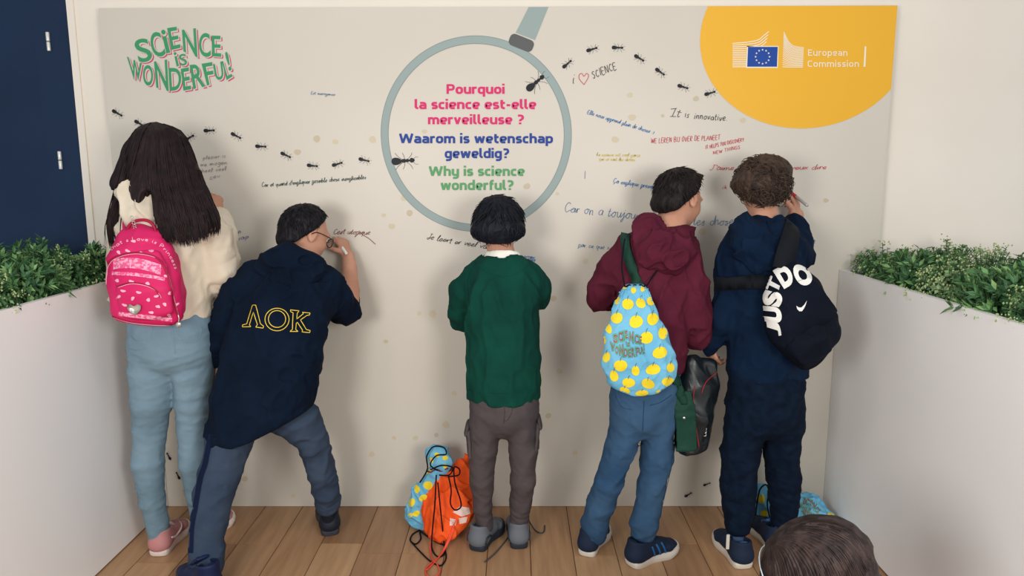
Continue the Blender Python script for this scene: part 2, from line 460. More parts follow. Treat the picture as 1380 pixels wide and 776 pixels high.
# ---------------------------------------------------------------- the printed panel
panel = thing('exhibition_panel', 'large white printed panel with question in a magnifying glass, ants and handwriting', 'panel', (0, 0, 0))
mb = MB(); mb.bbox((XL, 0, .001), (XR, .035, ZT), .001); mb.build('board', M_board, panel)
LV = [0]
def B2(px, py):
    q = P(px, py, 0); return (q[0], q[2])
def flat(name, V2, F, m, layer, px=True, label=None):
    """flat print on the panel; V2 in pixels (or panel metres)"""
    y = -.0006-.0004*layer
    V = []
    for v in V2:
        x, z = B2(v[0], v[1]) if px else v[:2]
        V.append((x, y-(v[2] if len(v) > 2 else 0), z))
    V = np.array(V); FF = []
    for f in F:
        a, b, c = V[f[0]], V[f[1]], V[f[2]]
        FF.append(tuple(f) if np.cross(b-a, c-a)[1] < 0 else tuple(f)[::-1])
    o = meshobj(name, V, FF, m, panel, False)
    if label: o['label'] = label
    return o
def ink(name, c): return mat('ink_'+name, c, .5, spec=.25)
K_teal = ink('teal', (150, 167, 166)); K_tealedge = ink('teal_edge', (120, 138, 140)); K_grey = ink('grey', (92, 94, 96))
K_pink = ink('pink', (214, 45, 112)); K_blue = ink('blue', (33, 66, 148)); K_green = ink('green', (92, 158, 104)); K_black = ink('black', (22, 26, 34))
K_yellow = mat('ink_yellow', (236, 180, 52), .42, spec=.3); K_white = ink('white', (240, 232, 210)); K_flag = ink('flag', (28, 72, 158))

# magnifying glass print: ring, collar, handle
(xl, _), (xr, _) = B2(513.8, 180), B2(769.8, 180); (_, zt), (_, zb) = B2(641, 48.6), B2(641, 311.5)
cx, cz, ra, rb = (xl+xr)/2, (zt+zb)/2, (xr-xl)/2, (zt-zb)/2; n = 120
def ring(r0, r1, m, layer, name, c=(cx, cz), e=1.0):
    V = []; F = []
    for k in range(n):
        a = 2*math.pi*k/n
        V += [(c[0]+r0*math.cos(a), c[1]+r0*e*math.sin(a)), (c[0]+r1*math.cos(a), c[1]+r1*e*math.sin(a))]
    for k in range(n): j = (k+1) % n; F.append((2*k, 2*k+1, 2*j+1, 2*j))
    return flat(name, V, F, m, layer, False)
e = rb/ra
ring(ra-.0275, ra, K_teal, 2, 'magnifier_ring', e=e)['label'] = 'grey teal printed ring of the magnifying glass'
ring(ra-.0295, ra-.0275, K_tealedge, 2, 'ring_outline', e=e); ring(ra, ra+.002, K_tealedge, 2, 'ring_outline', e=e)
flat('magnifier_handle', [(712.5, 9.6), (739, 9.4), (721, 54), (695, 44)], [(0, 1, 2, 3)], K_teal, 2)
def rrect(c, w_, h_, r, ang):
    out = []
    for (sx, sy, a0) in ((1, 1, 0), (-1, 1, 90), (-1, -1, 180), (1, -1, 270)):
        for k in range(5):
            a = math.radians(a0+22.5*k); x = sx*(w_/2-r)+r*math.cos(a); y = sy*(h_/2-r)+r*math.sin(a)
            out.append((c[0]+x*math.cos(ang)-y*math.sin(ang), c[1]+x*math.sin(ang)+y*math.cos(ang)))
    return out
V = rrect((702.6, 57.8), 34, 16.5, 6, math.radians(22)); flat('magnifier_collar', V, [tuple(range(len(V)))], K_grey, 4)

# yellow disc clipped by the panel's corner
c0 = B2(1087, 51.5); rx_ = c0[0]-B2(943.5, 51.5)[0]; rz_ = c0[1]-B2(1087, 173)[1]
poly = []
for k in range(161):
    a = math.radians(180+math.degrees(0))+math.radians(k*360/160)
    poly.append((c0[0]+rx_*math.cos(a), c0[1]+rz_*math.sin(a)))
def clip(poly, fn, ip):
    out = []
    for i in range(len(poly)):
        a, b = poly[i-1], poly[i]
        if fn(a) != fn(b): out.append(ip(a, b))
        if fn(b): out.append(b)
    return out
xm, zm = XR-.0012, ZT-.0012
poly = clip(poly, lambda p: p[0] <= xm, lambda a, b: (xm, a[1]+(b[1]-a[1])*(xm-a[0])/(b[0]-a[0])))
poly = clip(poly, lambda p: p[1] <= zm, lambda a, b: (a[0]+(b[0]-a[0])*(zm-a[1])/(b[1]-a[1]), zm))
flat('yellow_disc', poly+[(c0[0]+.1, c0[1])], [(i, (i+1) % len(poly), len(poly)) for i in range(len(poly))], K_yellow, 1, False)


_RC = [0]
# squared sans with round corners: x-height 1, strokes along centre lines
_Q = '''o .88 @.13,.13 .75,.13 .75,.87 .13,.87
n .88 .13,0 .13,1;.13,.6 .13,.87 .74,.87 .74,0
u .88 .75,1 .75,0;.13,1 .13,.13 .75,.13 .75,.4
m 1.36 .13,0 .13,1;.13,.6 .13,.87 .68,.87 .68,0;.68,.6 .68,.87 1.23,.87 1.23,0
r .6 .13,0 .13,1;.13,.55 .13,.87 .58,.87
h .88 .13,0 .13,1.42;.13,.6 .13,.87 .74,.87 .74,0
i .28 .13,0 .13,1;.13,1.18 .13,1.44
l .42 .13,1.42 .13,.13 .42,.13
t .6 .2,1.3 .2,.13 .58,.13;.02,.87 .58,.87
s .74 .66,.87 .13,.87 .13,.5 .62,.5 .62,.13 .06,.13
a .86 .1,.87 .73,.87 .73,0;.73,.52 .13,.52 .13,.13 .73,.13 .73,.3
c .72 .68,.87 .13,.87 .13,.13 .68,.13
e .86 .13,.47 .74,.47 .74,.87 .13,.87 .13,.13 .70,.13
d .88 @.13,.13 .75,.13 .75,.87 .13,.87;.75,0 .75,1.42
p .88 @.13,.13 .75,.13 .75,.87 .13,.87;.13,1 .13,-.4
q .88 @.13,.13 .75,.13 .75,.87 .13,.87;.75,1 .75,-.4
g .88 @.13,.13 .75,.13 .75,.87 .13,.87;.75,1 .75,-.27 .15,-.27
y .88 .13,1 .13,.13 .75,.13 .75,.4;.75,1 .75,-.27 .15,-.27
v .86 .12,1 .43,.03;.74,1 .43,.03
w 1.3 .12,1 .36,.03;.65,.95 .36,.03;.65,.95 .94,.03;1.18,1 .94,.03
W 1.75 .12,1.36 .46,.03;.87,1.3 .46,.03;.87,1.3 1.29,.03;1.63,1.36 1.29,.03
z .76 .06,.87 .68,.87;.66,.85 .1,.15;.06,.13 .7,.13
f .56 .2,0 .2,1.29 .56,1.29;.02,.87 .52,.87
P 1 .13,0 .13,1.36;.13,1.23 .85,1.23 .85,.6 .13,.6
E .86 .13,0 .13,1.36;.13,1.23 .82,1.23;.13,.7 .76,.7;.13,.13 .84,.13
C .92 .86,1.23 .13,1.23 .13,.13 .86,.13
? .78 .1,1.23 .68,1.23 .68,.75 .36,.62 .36,.42;.36,.0 .36,.26
- .56 .06,.55 .5,.55'''
SQ = {}
for ln in _Q.split('\n'):
    ch, w_, rest = ln.split(' ', 2)
    SQ[ch] = (float(w_), [(s.startswith('@'), [tuple(float(v) for v in p.split(',')) for p in s.lstrip('@').split()]) for s in rest.split(';')])
def fillet(pts, r, closed):
    pts = [np.array(p) for p in pts]; m = len(pts); out = []
    for i, p in enumerate(pts):
        if not closed and i in (0, m-1): out.append(p); continue
        a, b = pts[i-1], pts[(i+1) % m]; da, db = a-p, b-p; la, lb = np.linalg.norm(da), np.linalg.norm(db); q = min(r, la*(.5 if closed or 0 < i-1 else 1), lb*(.5 if closed or i+1 < m-1 else 1))
        A, B_ = p+da/la*q, p+db/lb*q
        for k in range(7): t = k/6; out.append(A*(1-t)**2+p*2*t*(1-t)*.93+B_*t*t+(A+B_)/2*2*t*(1-t)*.07)
    if closed: out.append(out[0])
    return out
def square_text(txt, x0, x1, yb, yt, m, layer, th=.30, shear=0):
    """yt = top of the capitals"""
    V = []; F = []; x = 0; sz = (yb-yt)/1.36
    tot = sum(.5 if c == ' ' else SQ[c][0]+.13 for c in txt)-.13; u = (x1-x0)/tot
    for c in txt:
        if c == ' ': x += .5; continue
        gw, st = SQ[c]
        for closed, pts in st:
            q = fillet(pts, .27, closed); q = [(x0+(x+a)*u, yb-b*sz) for a, b in q]
            p = np.array(q); t = np.gradient(p, axis=0)
            if closed: t[0] = t[-1] = p[1]-p[-2]
            t /= (np.linalg.norm(t, axis=1)[:, None]+1e-9); nn = np.stack([-t[:, 1], t[:, 0]], 1)*np.array([u, sz])*th/2; b0 = len(V); k = len(p)
            _RC[0] = (_RC[0]+1) % 7; V += [(*v, _RC[0]*.00006) for v in p+nn]+[(*v, _RC[0]*.00006) for v in p-nn]; F += [(b0+i, b0+i+1, b0+k+i+1, b0+k+i) for i in range(k-1)]
        x += gw+.13
    return flat('lettering', V, F, m, layer)

def fit_text(txt, quad, m, layer, bold=0.0, name='lettering', base=True):
    """text whose ink box fills the pixel quad (TL,TR,BR,BL)"""
    V, F = glyph(txt, bold)
    x0, x1 = V[:, 0].min(), V[:, 0].max()
    y0, y1 = (0-bold, glyph('H', bold)[0][:, 1].max()) if base else (V[:, 1].min(), V[:, 1].max())
    TL, TR, BR, BL = [np.array(q, float) for q in quad]; out = []
    for v in V:
        u = (v[0]-x0)/(x1-x0); t = (v[1]-y0)/(y1-y0)
        out.append((BL*(1-u)+BR*u)*(1-t)+(TL*(1-u)+TR*u)*t)
    return flat(name, out, F, m, layer)
def line_text(txt, x0, x1, yb, yt, m, layer, bold=.0): return fit_text(txt, ((x0, yt), (x1, yt), (x1, yb), (x0, yb)), m, layer, bold)
for (t, x0, x1, yb, yt, m) in [('Pourquoi', 602, 680, 126.5, 113.5, K_pink), ('la science est-elle', 559, 722.4, 147, 134, K_pink), ('merveilleuse ?', 577, 705.5, 167.5, 154.5, K_pink),
        ('Waarom is wetenschap', 538, 745, 193, 180, K_blue), ('geweldig?', 599.6, 685.7, 213, 200, K_blue), ('Why is science', 578, 706.8, 237, 224, K_green), ('wonderful?', 594, 691.5, 256, 242.8, K_green)]:
    square_text(t, x0, x1, yb, yt, m, 3)
square_text('European', 1088.5, 1142, 75.4, 66.6, K_white, 3, .17); square_text('Commission', 1088, 1157.5, 90.3, 81.5, K_white, 3, .17)
flat('bar', [(1165, 62.6), (1167.2, 62.6), (1166, 90), (1163.4, 90)], [(0, 1, 2, 3)], K_white, 3)
flat('flag_border', [(1006.3, 62), (1049, 62), (1048, 91.6), (1005, 91.6)], [(0, 1, 2, 3)], K_white, 3)
flat('flag', [(1007.9, 63.2), (1047.9, 63.2), (1046.8, 90), (1006.7, 90)], [(0, 1, 2, 3)], K_flag, 4)['label'] = 'blue flag with a ring of twelve stars'
V = []; F = []
for k in range(12):
    a = math.pi*k/6; c = (1027.4+9.4*math.sin(a), 76.6-9.4*math.cos(a)); b0 = len(V)
    for j in range(10):
        r = 1.6 if j % 2 == 0 else .65; an = math.pi*j/5; V.append((c[0]+r*math.sin(an), c[1]-r*math.cos(an)))
    V.append(c); F += [(b0+j, b0+(j+1) % 10, b0+10) for j in range(10)]
flat('stars', V, F, K_white, 5)
V = []; F = []

def addrib(pts, w_, V, F):
    v, f = ribbon2(pts, w_); b0 = len(V); _RC[0] = (_RC[0]+1) % 7; v = [(p[0], p[1], _RC[0]*.00006) for p in v]; V += v; F += [tuple(i+b0 for i in q) for q in f]
for k in range(14):
    y = 58.6+k*2.42
    if k < 4:
        ex, ey = 1036-k*1.2, 42.5+k*4.5; pts = catmull([(987, y), (1006, y-1.6+k*.4), (1021, y-4.5+k*.9), (1029, ey+5.5-k*.6), (ex, ey)], 5)
    else: pts = [(987, y), (996, y+.0), (1005.5, y)]
    addrib(pts, 1.15, V, F)
for k in range(17):
    t = k/16; xs = 1056-2.0*t; ys = 43+47*t; ye = 64.5+26*t; xe = 1083-1.2*t
    pts = catmull([(xs, ys), (xs+5.5, ys+(ye-ys)*.55), (xs+13, ys+(ye-ys)*.88), (xe, ye)], 5); addrib(pts, 1.0, V, F)
flat('emblem_lines', V, F, K_white, 3)

# hand drawn logo letters; quads read off the photograph
Z = lambda x, y: (160+x/7.053, 25+y/7.053)
logo = [('S', (140, 205, 278, 182, 332, 395, 200, 428)), ('C', (285, 142, 392, 122, 455, 350, 335, 378)), ('i', (402, 110, 442, 104, 495, 325, 452, 332)), ('E', (462, 92, 553, 78, 592, 278, 503, 300)),
        ('N', (603, 108, 735, 93, 752, 370, 618, 312)), ('C', (762, 142, 865, 136, 880, 368, 768, 362)), ('E', (885, 163, 970, 165, 977, 365, 890, 360)), ('i', (522, 322, 548, 318, 577, 450, 552, 457)),
        ('S', (570, 342, 640, 332, 655, 442, 590, 452)), ('W', (80, 362, 222, 428, 212, 592, 125, 575)), ('O', (230, 445, 325, 440, 332, 638, 238, 638)), ('N', (338, 410, 462, 390, 478, 692, 360, 655)),
        ('D', (474, 470, 596, 470, 596, 676, 490, 690)), ('E', (592, 478, 668, 464, 692, 672, 618, 686)), ('R', (676, 442, 788, 430, 828, 645, 712, 670)), ('F', (790, 430, 890, 414, 915, 622, 842, 636)),
        ('U', (898, 442, 985, 405, 1003, 572, 930, 592)), ('L', (983, 408, 1018, 400, 1085, 550, 1028, 585)), ('!', (1008, 322, 1036, 315, 1078, 490, 1050, 500))]
for lay, (dx, dy), m, b in ((2, (17, 15), ink('shadow_pink', (205, 60, 112)), .02), (3, (8, 7), M_board, .03), (4, (0, 0), ink('logo_green', (62, 150, 102)), .016)):
    for ch, q in logo:
        q = [Z(q[i]+dx, q[i+1]+dy) for i in (0, 2, 4, 6)]
        fit_text(ch, q, m, lay, b, 'logo_letter', base=False)

# ants
def ant_geo(big=False):
    V = []; F = []
    def ell(cx_, cz_, a, b, n=14):
        b0 = len(V); V.append((cx_, cz_)); V.extend((cx_+a*math.cos(2*math.pi*k/n), cz_+b*math.sin(2*math.pi*k/n)*(1-.25*math.cos(2*math.pi*k/n))) for k in range(n))
        F.extend((b0, b0+1+k, b0+1+(k+1) % n) for k in range(n))
    ell(-.28, 0, .2, .135); ell(.0, .01, .11, .07); ell(.12, .015, .07, .06); ell(.29, .02, .095, .085); ell(.19, .015, .06, .035)
    w_ = .012 if big else .017
    for s in (1, -1):
        for (x0, x1, x2) in ((-.04, -.22, -.33), (.02, .0, -.06), (.08, .24, .3)):
            addrib(catmull([(x0, s*.03), (x1, s*.17), (x2, s*.30)], 4), w_, V, F)
        addrib(catmull([(.33, s*.04), (.42, s*.13), (.52, s*.12)], 4), w_*.8, V, F)
    return V, F
ant_me = {}
def ant(px, py, L, ang, big=False):
    """L length in pixels, ang = heading in the picture, degrees counter-clockwise"""
    if big not in ant_me:
        V, F = ant_geo(big); V = [(v[0], -.0008-(v[2]*2 if len(v) > 2 else i*.0000002), v[1]) for i, v in enumerate(V)]
        me = bpy.data.meshes.new('ant'); me.from_pydata(V, [], [f if np.cross(np.subtract(V[f[1]], V[f[0]]), np.subtract(V[f[2]], V[f[0]]))[1] < 0 else f[::-1] for f in F]); me.materials.append(K_black); ant_me[big] = me
    o = bpy.data.objects.new('ant', ant_me[big]); COL.objects.link(o); o.parent = panel
    q = P(px, py, 0); s = RM(L, 0)/.86
    o.location = (q[0], -.0014, q[2]); o.scale = (s, 1, s); o.rotation_euler = (0, -math.radians(ang), 0)
for a in [(159, 153, 15, -32), (189, 167, 15, -32), (256, 185.5, 15, 25), (283, 176, 15, 0), (319, 183.5, 15, -30), (352.5, 197.5, 15, -5), (386, 209.5, 15, -28), (422, 223.5, 15, -8), (455.5, 221, 15, 14), (491.5, 216, 15, -16),
          (765, 86, 15, 38), (798.5, 66.5, 15, 14), (833, 64.5, 15, -4), (862, 79, 15, -32), (890, 97.5, 15, -36), (921, 117.5, 15, -18), (957.5, 125.5, 15, 14), (928, 666, 12, 30), (953, 652, 11, 20),
          (227.5, 614, 12, 112), (240, 640, 12, 110), (251, 664, 12, 105)]: ant(*a)
ant(545, 217, 31, 2, True); ant(723, 111, 29, 38, True)

# printed beige spots
sp = mat('ink_spot', (205, 194, 168), .45); sp2 = mat('ink_spot_dark', (196, 184, 160), .45)
for i, (x, y, r) in enumerate([(427, 187, 5), (452, 191, 4), (502, 188, 5), (401, 205, 4.5), (572, 177, 3.5), (545, 266, 5), (552, 287, 4.5), (517, 290, 3), (528, 305, 4.5), (710, 251, 4.5), (751, 261, 2.5), (849, 128, 4), (938, 133, 4),
        (852, 158, 5), (829, 188, 5), (893, 156, 2.5), (1001, 162, 4), (946, 312, 5), (1113, 270, 3.5), (565, 422, 3), (583, 423, 5), (520, 460, 3), (612, 530, 3.5), (601, 572, 5), (588, 586, 3), (560, 590, 3.5), (789, 352, 4), (746, 402, 4), (754, 500, 4),
        (501, 612, 4), (330, 645, 4), (531, 590, 3), (395, 668, 3), (739, 560, 4), (775, 610, 3.5)]):
    V, F = blob_poly((x, y), (r, r*.9), 16, .08, i); flat('printed_spot', V, F, sp if i % 3 else sp2, 0)

# ---------------------------------------------------------------- handwriting: single stroke alphabet
_A = '''a .9 .8,.8 .4,1 .05,.6 .15,.1 .5,.05 .8,.5 .8,.95 .8,.2 .95,0
b .85 .1,2 .1,1 .1,.1 .5,0 .8,.4 .6,.95 .2,.8
c .75 .7,.85 .4,1 .1,.6 .2,.1 .5,0 .75,.2
d .9 .8,.8 .4,1 .05,.6 .15,.1 .5,.05 .8,.5 .8,2 .8,.3 .95,0
e .8 .05,.45 .6,.6 .6,.95 .3,1 .05,.5 .3,0 .75,.2
f .6 .6,1.9 .4,2 .25,1.6 .25,-.2 .1,-.7;.0,1 .5,1.05
g .85 .75,.85 .35,1 .05,.55 .3,.1 .75,.4 .75,1 .7,-.6 .3,-1 .05,-.6
h .85 .1,2 .1,0 .15,.6 .45,1 .7,.8 .72,0
i .35 .15,1 .15,.2 .3,0;.18,1.4 .2,1.5
j .45 .3,1 .3,-.5 .1,-1 -.1,-.7;.32,1.4 .34,1.5
k .8 .1,2 .1,0;.6,1 .15,.5 .65,0
l .45 .05,.3 .35,1.6 .2,2 .1,1.2 .12,.2 .35,0
m 1.3 .05,1 .1,0 .15,.7 .4,1 .55,.7 .55,0 .6,.7 .9,1 1.1,.7 1.1,.2 1.25,0
n .85 .05,1 .1,0 .15,.7 .45,1 .65,.7 .65,.2 .8,0
o .85 .45,1 .1,.7 .15,.15 .5,0 .75,.4 .7,.85 .45,1 .8,.95
p .85 .1,1 .1,-1;.1,.8 .45,1 .75,.6 .5,.05 .1,.2
q .85 .7,.85 .35,1 .05,.5 .35,.05 .7,.4;.75,1 .7,-1
r .6 .05,1 .12,0 .15,.7 .35,1 .55,.9
s .65 .6,.85 .35,1 .15,.75 .5,.4 .4,.05 .05,.1
t .55 .25,1.7 .2,.3 .35,0 .5,.15;.0,1.1 .5,1.15
u .9 .05,1 .1,.3 .35,0 .7,.4 .75,1 .75,.2 .9,0
v .75 .05,1 .35,0 .7,1
w 1.1 .05,1 .3,0 .55,.8 .8,0 1.05,1
x .75 .05,1 .7,0;.65,1 .05,0
y .85 .05,1 .15,.3 .5,.2 .75,1 .6,-.6 .2,-1 .0,-.6
z .75 .05,.95 .65,.95 .1,.05 .7,.05
A 1.2 0,0 .55,2 1.1,0;.2,.8 .9,.8
B 1.1 .1,0 .1,2 .8,1.8 .7,1.1 .1,1.05 .9,.8 .8,.1 .1,0
C 1.1 .95,1.7 .5,2 .1,1.2 .2,.3 .6,0 .95,.3
D 1.1 .1,0 .1,2 .7,1.8 1,1 .7,.2 .1,0
E 1 .9,1.95 .1,2 .1,0 .9,.05;.1,1 .75,1.05
G 1.15 .95,1.7 .5,2 .1,1.2 .2,.3 .6,0 .95,.4 .95,.9 .6,.9
H 1.1 .1,2 .1,0;.9,2 .9,0;.1,1 .9,1.05
I .4 .2,2 .2,0
J .8 .6,2 .6,.4 .3,0 .0,.4;.3,2 .9,2
K 1 .1,2 .1,0;.85,2 .1,1 .9,0
L .9 .1,2 .1,0 .8,.05
M 1.4 .1,0 .15,2 .65,.8 1.15,2 1.2,0
N 1.2 .1,0 .1,2 .95,0 .95,2
O 1.15 .5,2 .1,1.2 .3,.1 .7,.1 1,1 .8,1.85 .5,2
P 1 .1,0 .1,2 .7,1.9 .8,1.3 .1,1
R 1.1 .1,0 .1,2 .7,1.9 .75,1.3 .1,1 .85,0
S 1 .85,1.75 .45,2 .15,1.5 .75,.8 .5,0 .05,.3
T 1.1 .5,2 .5,0;0,2 1,2
U 1.1 .1,2 .15,.4 .5,0 .85,.4 .9,2
V 1.1 .05,2 .5,0 .95,2
W 1.5 .05,2 .4,0 .75,1.6 1.05,0 1.4,2
Y 1 .05,2 .5,1.1;.95,2 .3,0
' .3 .15,2 .1,1.6
. .4 .1,.1 .2,.05
: .4 .15,.1 .2,.05;.15,.9 .2,.85
) .4 .1,1.6 .35,.9 .1,.1
| .3 .1,1.2 .15,-.8
/ .6 .1,0 .6,2
? .8 .1,1.6 .4,2 .7,1.5 .35,1 .35,.6;.35,.1 .38,.0'''
GLY = {}
for ln in _A.split('\n'):
    ch, w_, rest = ln.split(' ', 2)
    GLY[ch] = (float(w_), [[tuple(float(v) for v in p.split(',')) for p in s.split()] for s in rest.split(';')])
GLY['ç'] = (.75, GLY['c'][1]+[[(.45, 0), (.5, -.3), (.2, -.45)]]); GLY['Ç'] = (1.1, GLY['C'][1]+[[(.6, 0), (.65, -.4), (.3, -.6)]]); GLY['à'] = (.9, GLY['a'][1]+[[(.3, 1.7), (.6, 1.35)]])
def hand(txt, p0, p1, xh, m, w_=1.0, seed=0, link=False, slant=.15, mb=None):
    """handwriting from pixel p0 to p1 (baseline), xh = x-height in pixels"""
    w_ *= .72; rnd = random.Random(seed); strokes = []; x = 0; last = None
    for ch in txt:
        if ch == ' ': x += .75; last = None; continue
        gw, st = GLY[ch]; j = rnd.uniform(-.1, .1); sc = rnd.uniform(.9, 1.1)
        for i, s in enumerate(st):
            q = [(x+a*gw/max(gw, .1)+rnd.uniform(-.03, .03), b*sc+j+rnd.uniform(-.05, .05)) for a, b in s]
            if i == 0 and link and last is not None and ch.islower(): strokes.append([last, q[0]])
            if i == 0: last = q[-1]
            strokes.append(q)
        x += gw+.22
    p0 = np.array(p0, float); p1 = np.array(p1, float); u = (p1-p0)/x; ul = nrm(p1-p0); dn = np.array([-ul[1], ul[0]])
    V = []; F = []
    for s in strokes:
        c = catmull([np.array([a+slant*b, b]) for a, b in s], 4 if len(s) > 2 else 2)
        pts = [p0+u*q[0]-dn*q[1]*xh for q in c]
        if len(pts) > 1: addrib(pts, w_, V, F)
    return flat('handwriting', V, F, m, 4)
I_black = ink('marker_black', (45, 44, 48)); I_red = ink('marker_red', (196, 62, 84)); I_blue = ink('marker_blue', (52, 118, 178)); I_gb = ink('marker_slate', (96, 128, 160)); I_yel = ink('marker_yellow', (214, 196, 110))
I_green = ink('marker_green', (58, 82, 80)); I_pale = ink('marker_pale', (146, 136, 140)); I_viol = ink('marker_violet', (72, 84, 150)); I_brown = ink('marker_brown', (120, 72, 70)); I_grey = ink('marker_grey', (116, 120, 138))
hand('i', (771, 113), (775, 113), 7.5, I_black, 1.1); hand('SCIENCE', (799, 106), (832, 93), 4.6, I_black, 1.1, 3)
V = []; F = []
addrib(catmull([(787, 114), (781, 107), (780.5, 101), (784, 99), (787, 103), (790, 99), (793, 101), (792, 106), (787, 114)], 5), 1.0, V, F); flat('drawn_heart', V, F, ink('marker_rose', (200, 96, 110)), 4)
hand('It', (904, 156), (918, 158), 5.4, I_black, 1.1, 1); hand('is', (922, 158), (929, 159), 5, I_black, 1.0, 2); hand('innovative.', (935, 160), (981, 163), 4.8, I_black, 1.1, 3)
V = []; F = []; addrib([(904, 147), (908, 146.6), (912, 146)], .8, V, F); addrib([(903, 157), (907, 157), (911, 157)], .8, V, F); flat('handwriting', V, F, I_black, 4)
hand('Elle nous apprend plein de choses :)', (791, 153), (881, 181), 2.8, I_blue, .9, 4, True)
hand('WE LEREN BIJ OVER DE PLANEET', (877, 193), (971, 188), 3.1, I_red, .9, 5); hand('IT HELPS YOU DISCOVERY', (951, 201), (1003, 190), 2.3, I_red, .9, 6); hand('NEW THINGS', (961, 208), (998, 200), 2.2, I_red, .9, 7)
hand('la science est cool parce', (804, 210), (863, 211), 2.3, I_yel, .9, 8, True); hand('que ce sont des choses', (807, 216), (856, 217), 2.3, I_yel, .9, 9, True)
hand('|', (788, 237), (789, 237), 5, I_gb, .9)
hand('Ça explique presque', (826, 246), (886, 255), 3.2, I_blue, .9, 10, True)
hand('Car on a toujours des', (760, 285), (893, 299), 6.4, I_gb, 1.1, 11, True); hand('les chose s à', (934, 303), (1012, 303), 6.2, I_gb, 1.1, 12, True)
hand("J'aime la science je veux dire", (956, 229), (1114, 228), 3.4, I_red, .9, 13, True, .3); hand('ik brij', (973, 254), (1000, 254), 2.6, I_red, .9, 14)
hand('par ce que s', (779, 332), (821, 336), 3.1, I_gb, .9, 15, True); hand('ne', (1082, 327), (1100, 328), 4.2, I_blue, 1.3, 16, True)
hand('Je leert er veel van', (575, 322), (661, 336), 3.8, I_black, 1.0, 17, True, .3); hand('etoiles', (704, 352), (722, 352), 2.8, I_blue, 1.1, 18, True); hand('wow', (706, 347), (721, 349), 2.6, I_blue, 1.0, 19, True)
hand("Car et quand d'expliquer possible chose inexplicables", (353, 252), (494, 241), 2.9, I_green, .9, 20, True); hand('Est incroyance', (419, 127), (452, 129), 1.9, I_gb, .7, 21, True)
hand('plezier is', (274, 215), (305, 212), 2.6, I_pale, .8, 22); hand('we mogen', (270, 224), (307, 221), 2.6, I_pale, .8, 23); hand('heel veel', (272, 233), (306, 229), 2.6, I_pale, .8, 24); hand('cev', (283, 242), (298, 238), 2.8, I_pale, .8, 25)
hand('weten', (305, 318), (326, 314), 2.9, I_viol, .9, 26); hand('schap', (308, 327), (337, 320), 3, I_viol, .9, 27)
hand('Cest utopique', (449, 315), (499, 316), 3.6, I_brown, .9, 28, True, .4)
V = []; F = []; addrib(catmull([(484, 311), (490, 317), (497, 321), (506, 329)], 4), .9, V, F); flat('handwriting', V, F, I_brown, 4)

# ---------------------------------------------------------------- planters
XPL, XPR, ZP = -1.5301, 1.346, 1.048
M_rim = mat('planter_rim', (238, 238, 236), .35)
def planter(sgn, xin, label):
    t = thing('planter_box', label, 'planter', (xin+sgn*.22, -1.1, 0))
    xo = xin+sgn*.45; a, b = min(xin, xo), max(xin, xo); y0, y1 = -2.4, -.002
    th = .018
    def pan(lo, hi, nm='side_panel', m=M_box): mb = MB(); mb.bbox(lo, hi, .001); mb.build(nm, m, t)
    pan((xin-(0 if sgn > 0 else th), y0, .006), (xin+(th if sgn > 0 else 0), y1, ZP-.002))
    pan((xo-(th if sgn > 0 else 0), y0, .006), (xo+(0 if sgn > 0 else th), y1, ZP-.002))
    pan((a+th+.001, y1-th, .006), (b-th-.001, y1, ZP-.002)); pan((a+th+.001, y0, .006), (b-th-.001, y0+th, ZP-.002))
    mb = MB(); mb.box((a, y0, ZP-.002), (a+th, y1, ZP)); mb.box((b-th, y0, ZP-.002), (b, y1, ZP)); mb.box((a+th, y1-th, ZP-.002), (b-th, y1, ZP)); mb.box((a+th, y0, ZP-.002), (b-th, y0+th, ZP)); mb.build('rim', M_rim, t)
    mb = MB(); mb.box((a+th, y0+th, ZP-.12), (b-th, y1-th, ZP-.03)); mb.build('liner', M_dark, t)
    mb = MB(); mb.box((a+.01, y0+.01, 0), (b-.01, y1-.01, .006)); mb.build('plinth', mat('plinth', (40, 34, 30), .8), t)
planter(-1, XPL, 'tall white planter box on the left, in front of the navy door')
planter(1, XPR, 'tall white planter box on the right side of the panel')
G1 = mat('leaf_dark', (76, 120, 72), .55, c2=(50, 92, 60), nscale=20, spec=.4); G2 = mat('leaf_light', (136, 172, 108), .55, c2=(88, 136, 80), nscale=20, spec=.4); G3 = mat('blossom', (186, 196, 146), .6, c2=(140, 162, 104), nscale=60); G4 = mat('leaf_grey', (128, 156, 112), .55)
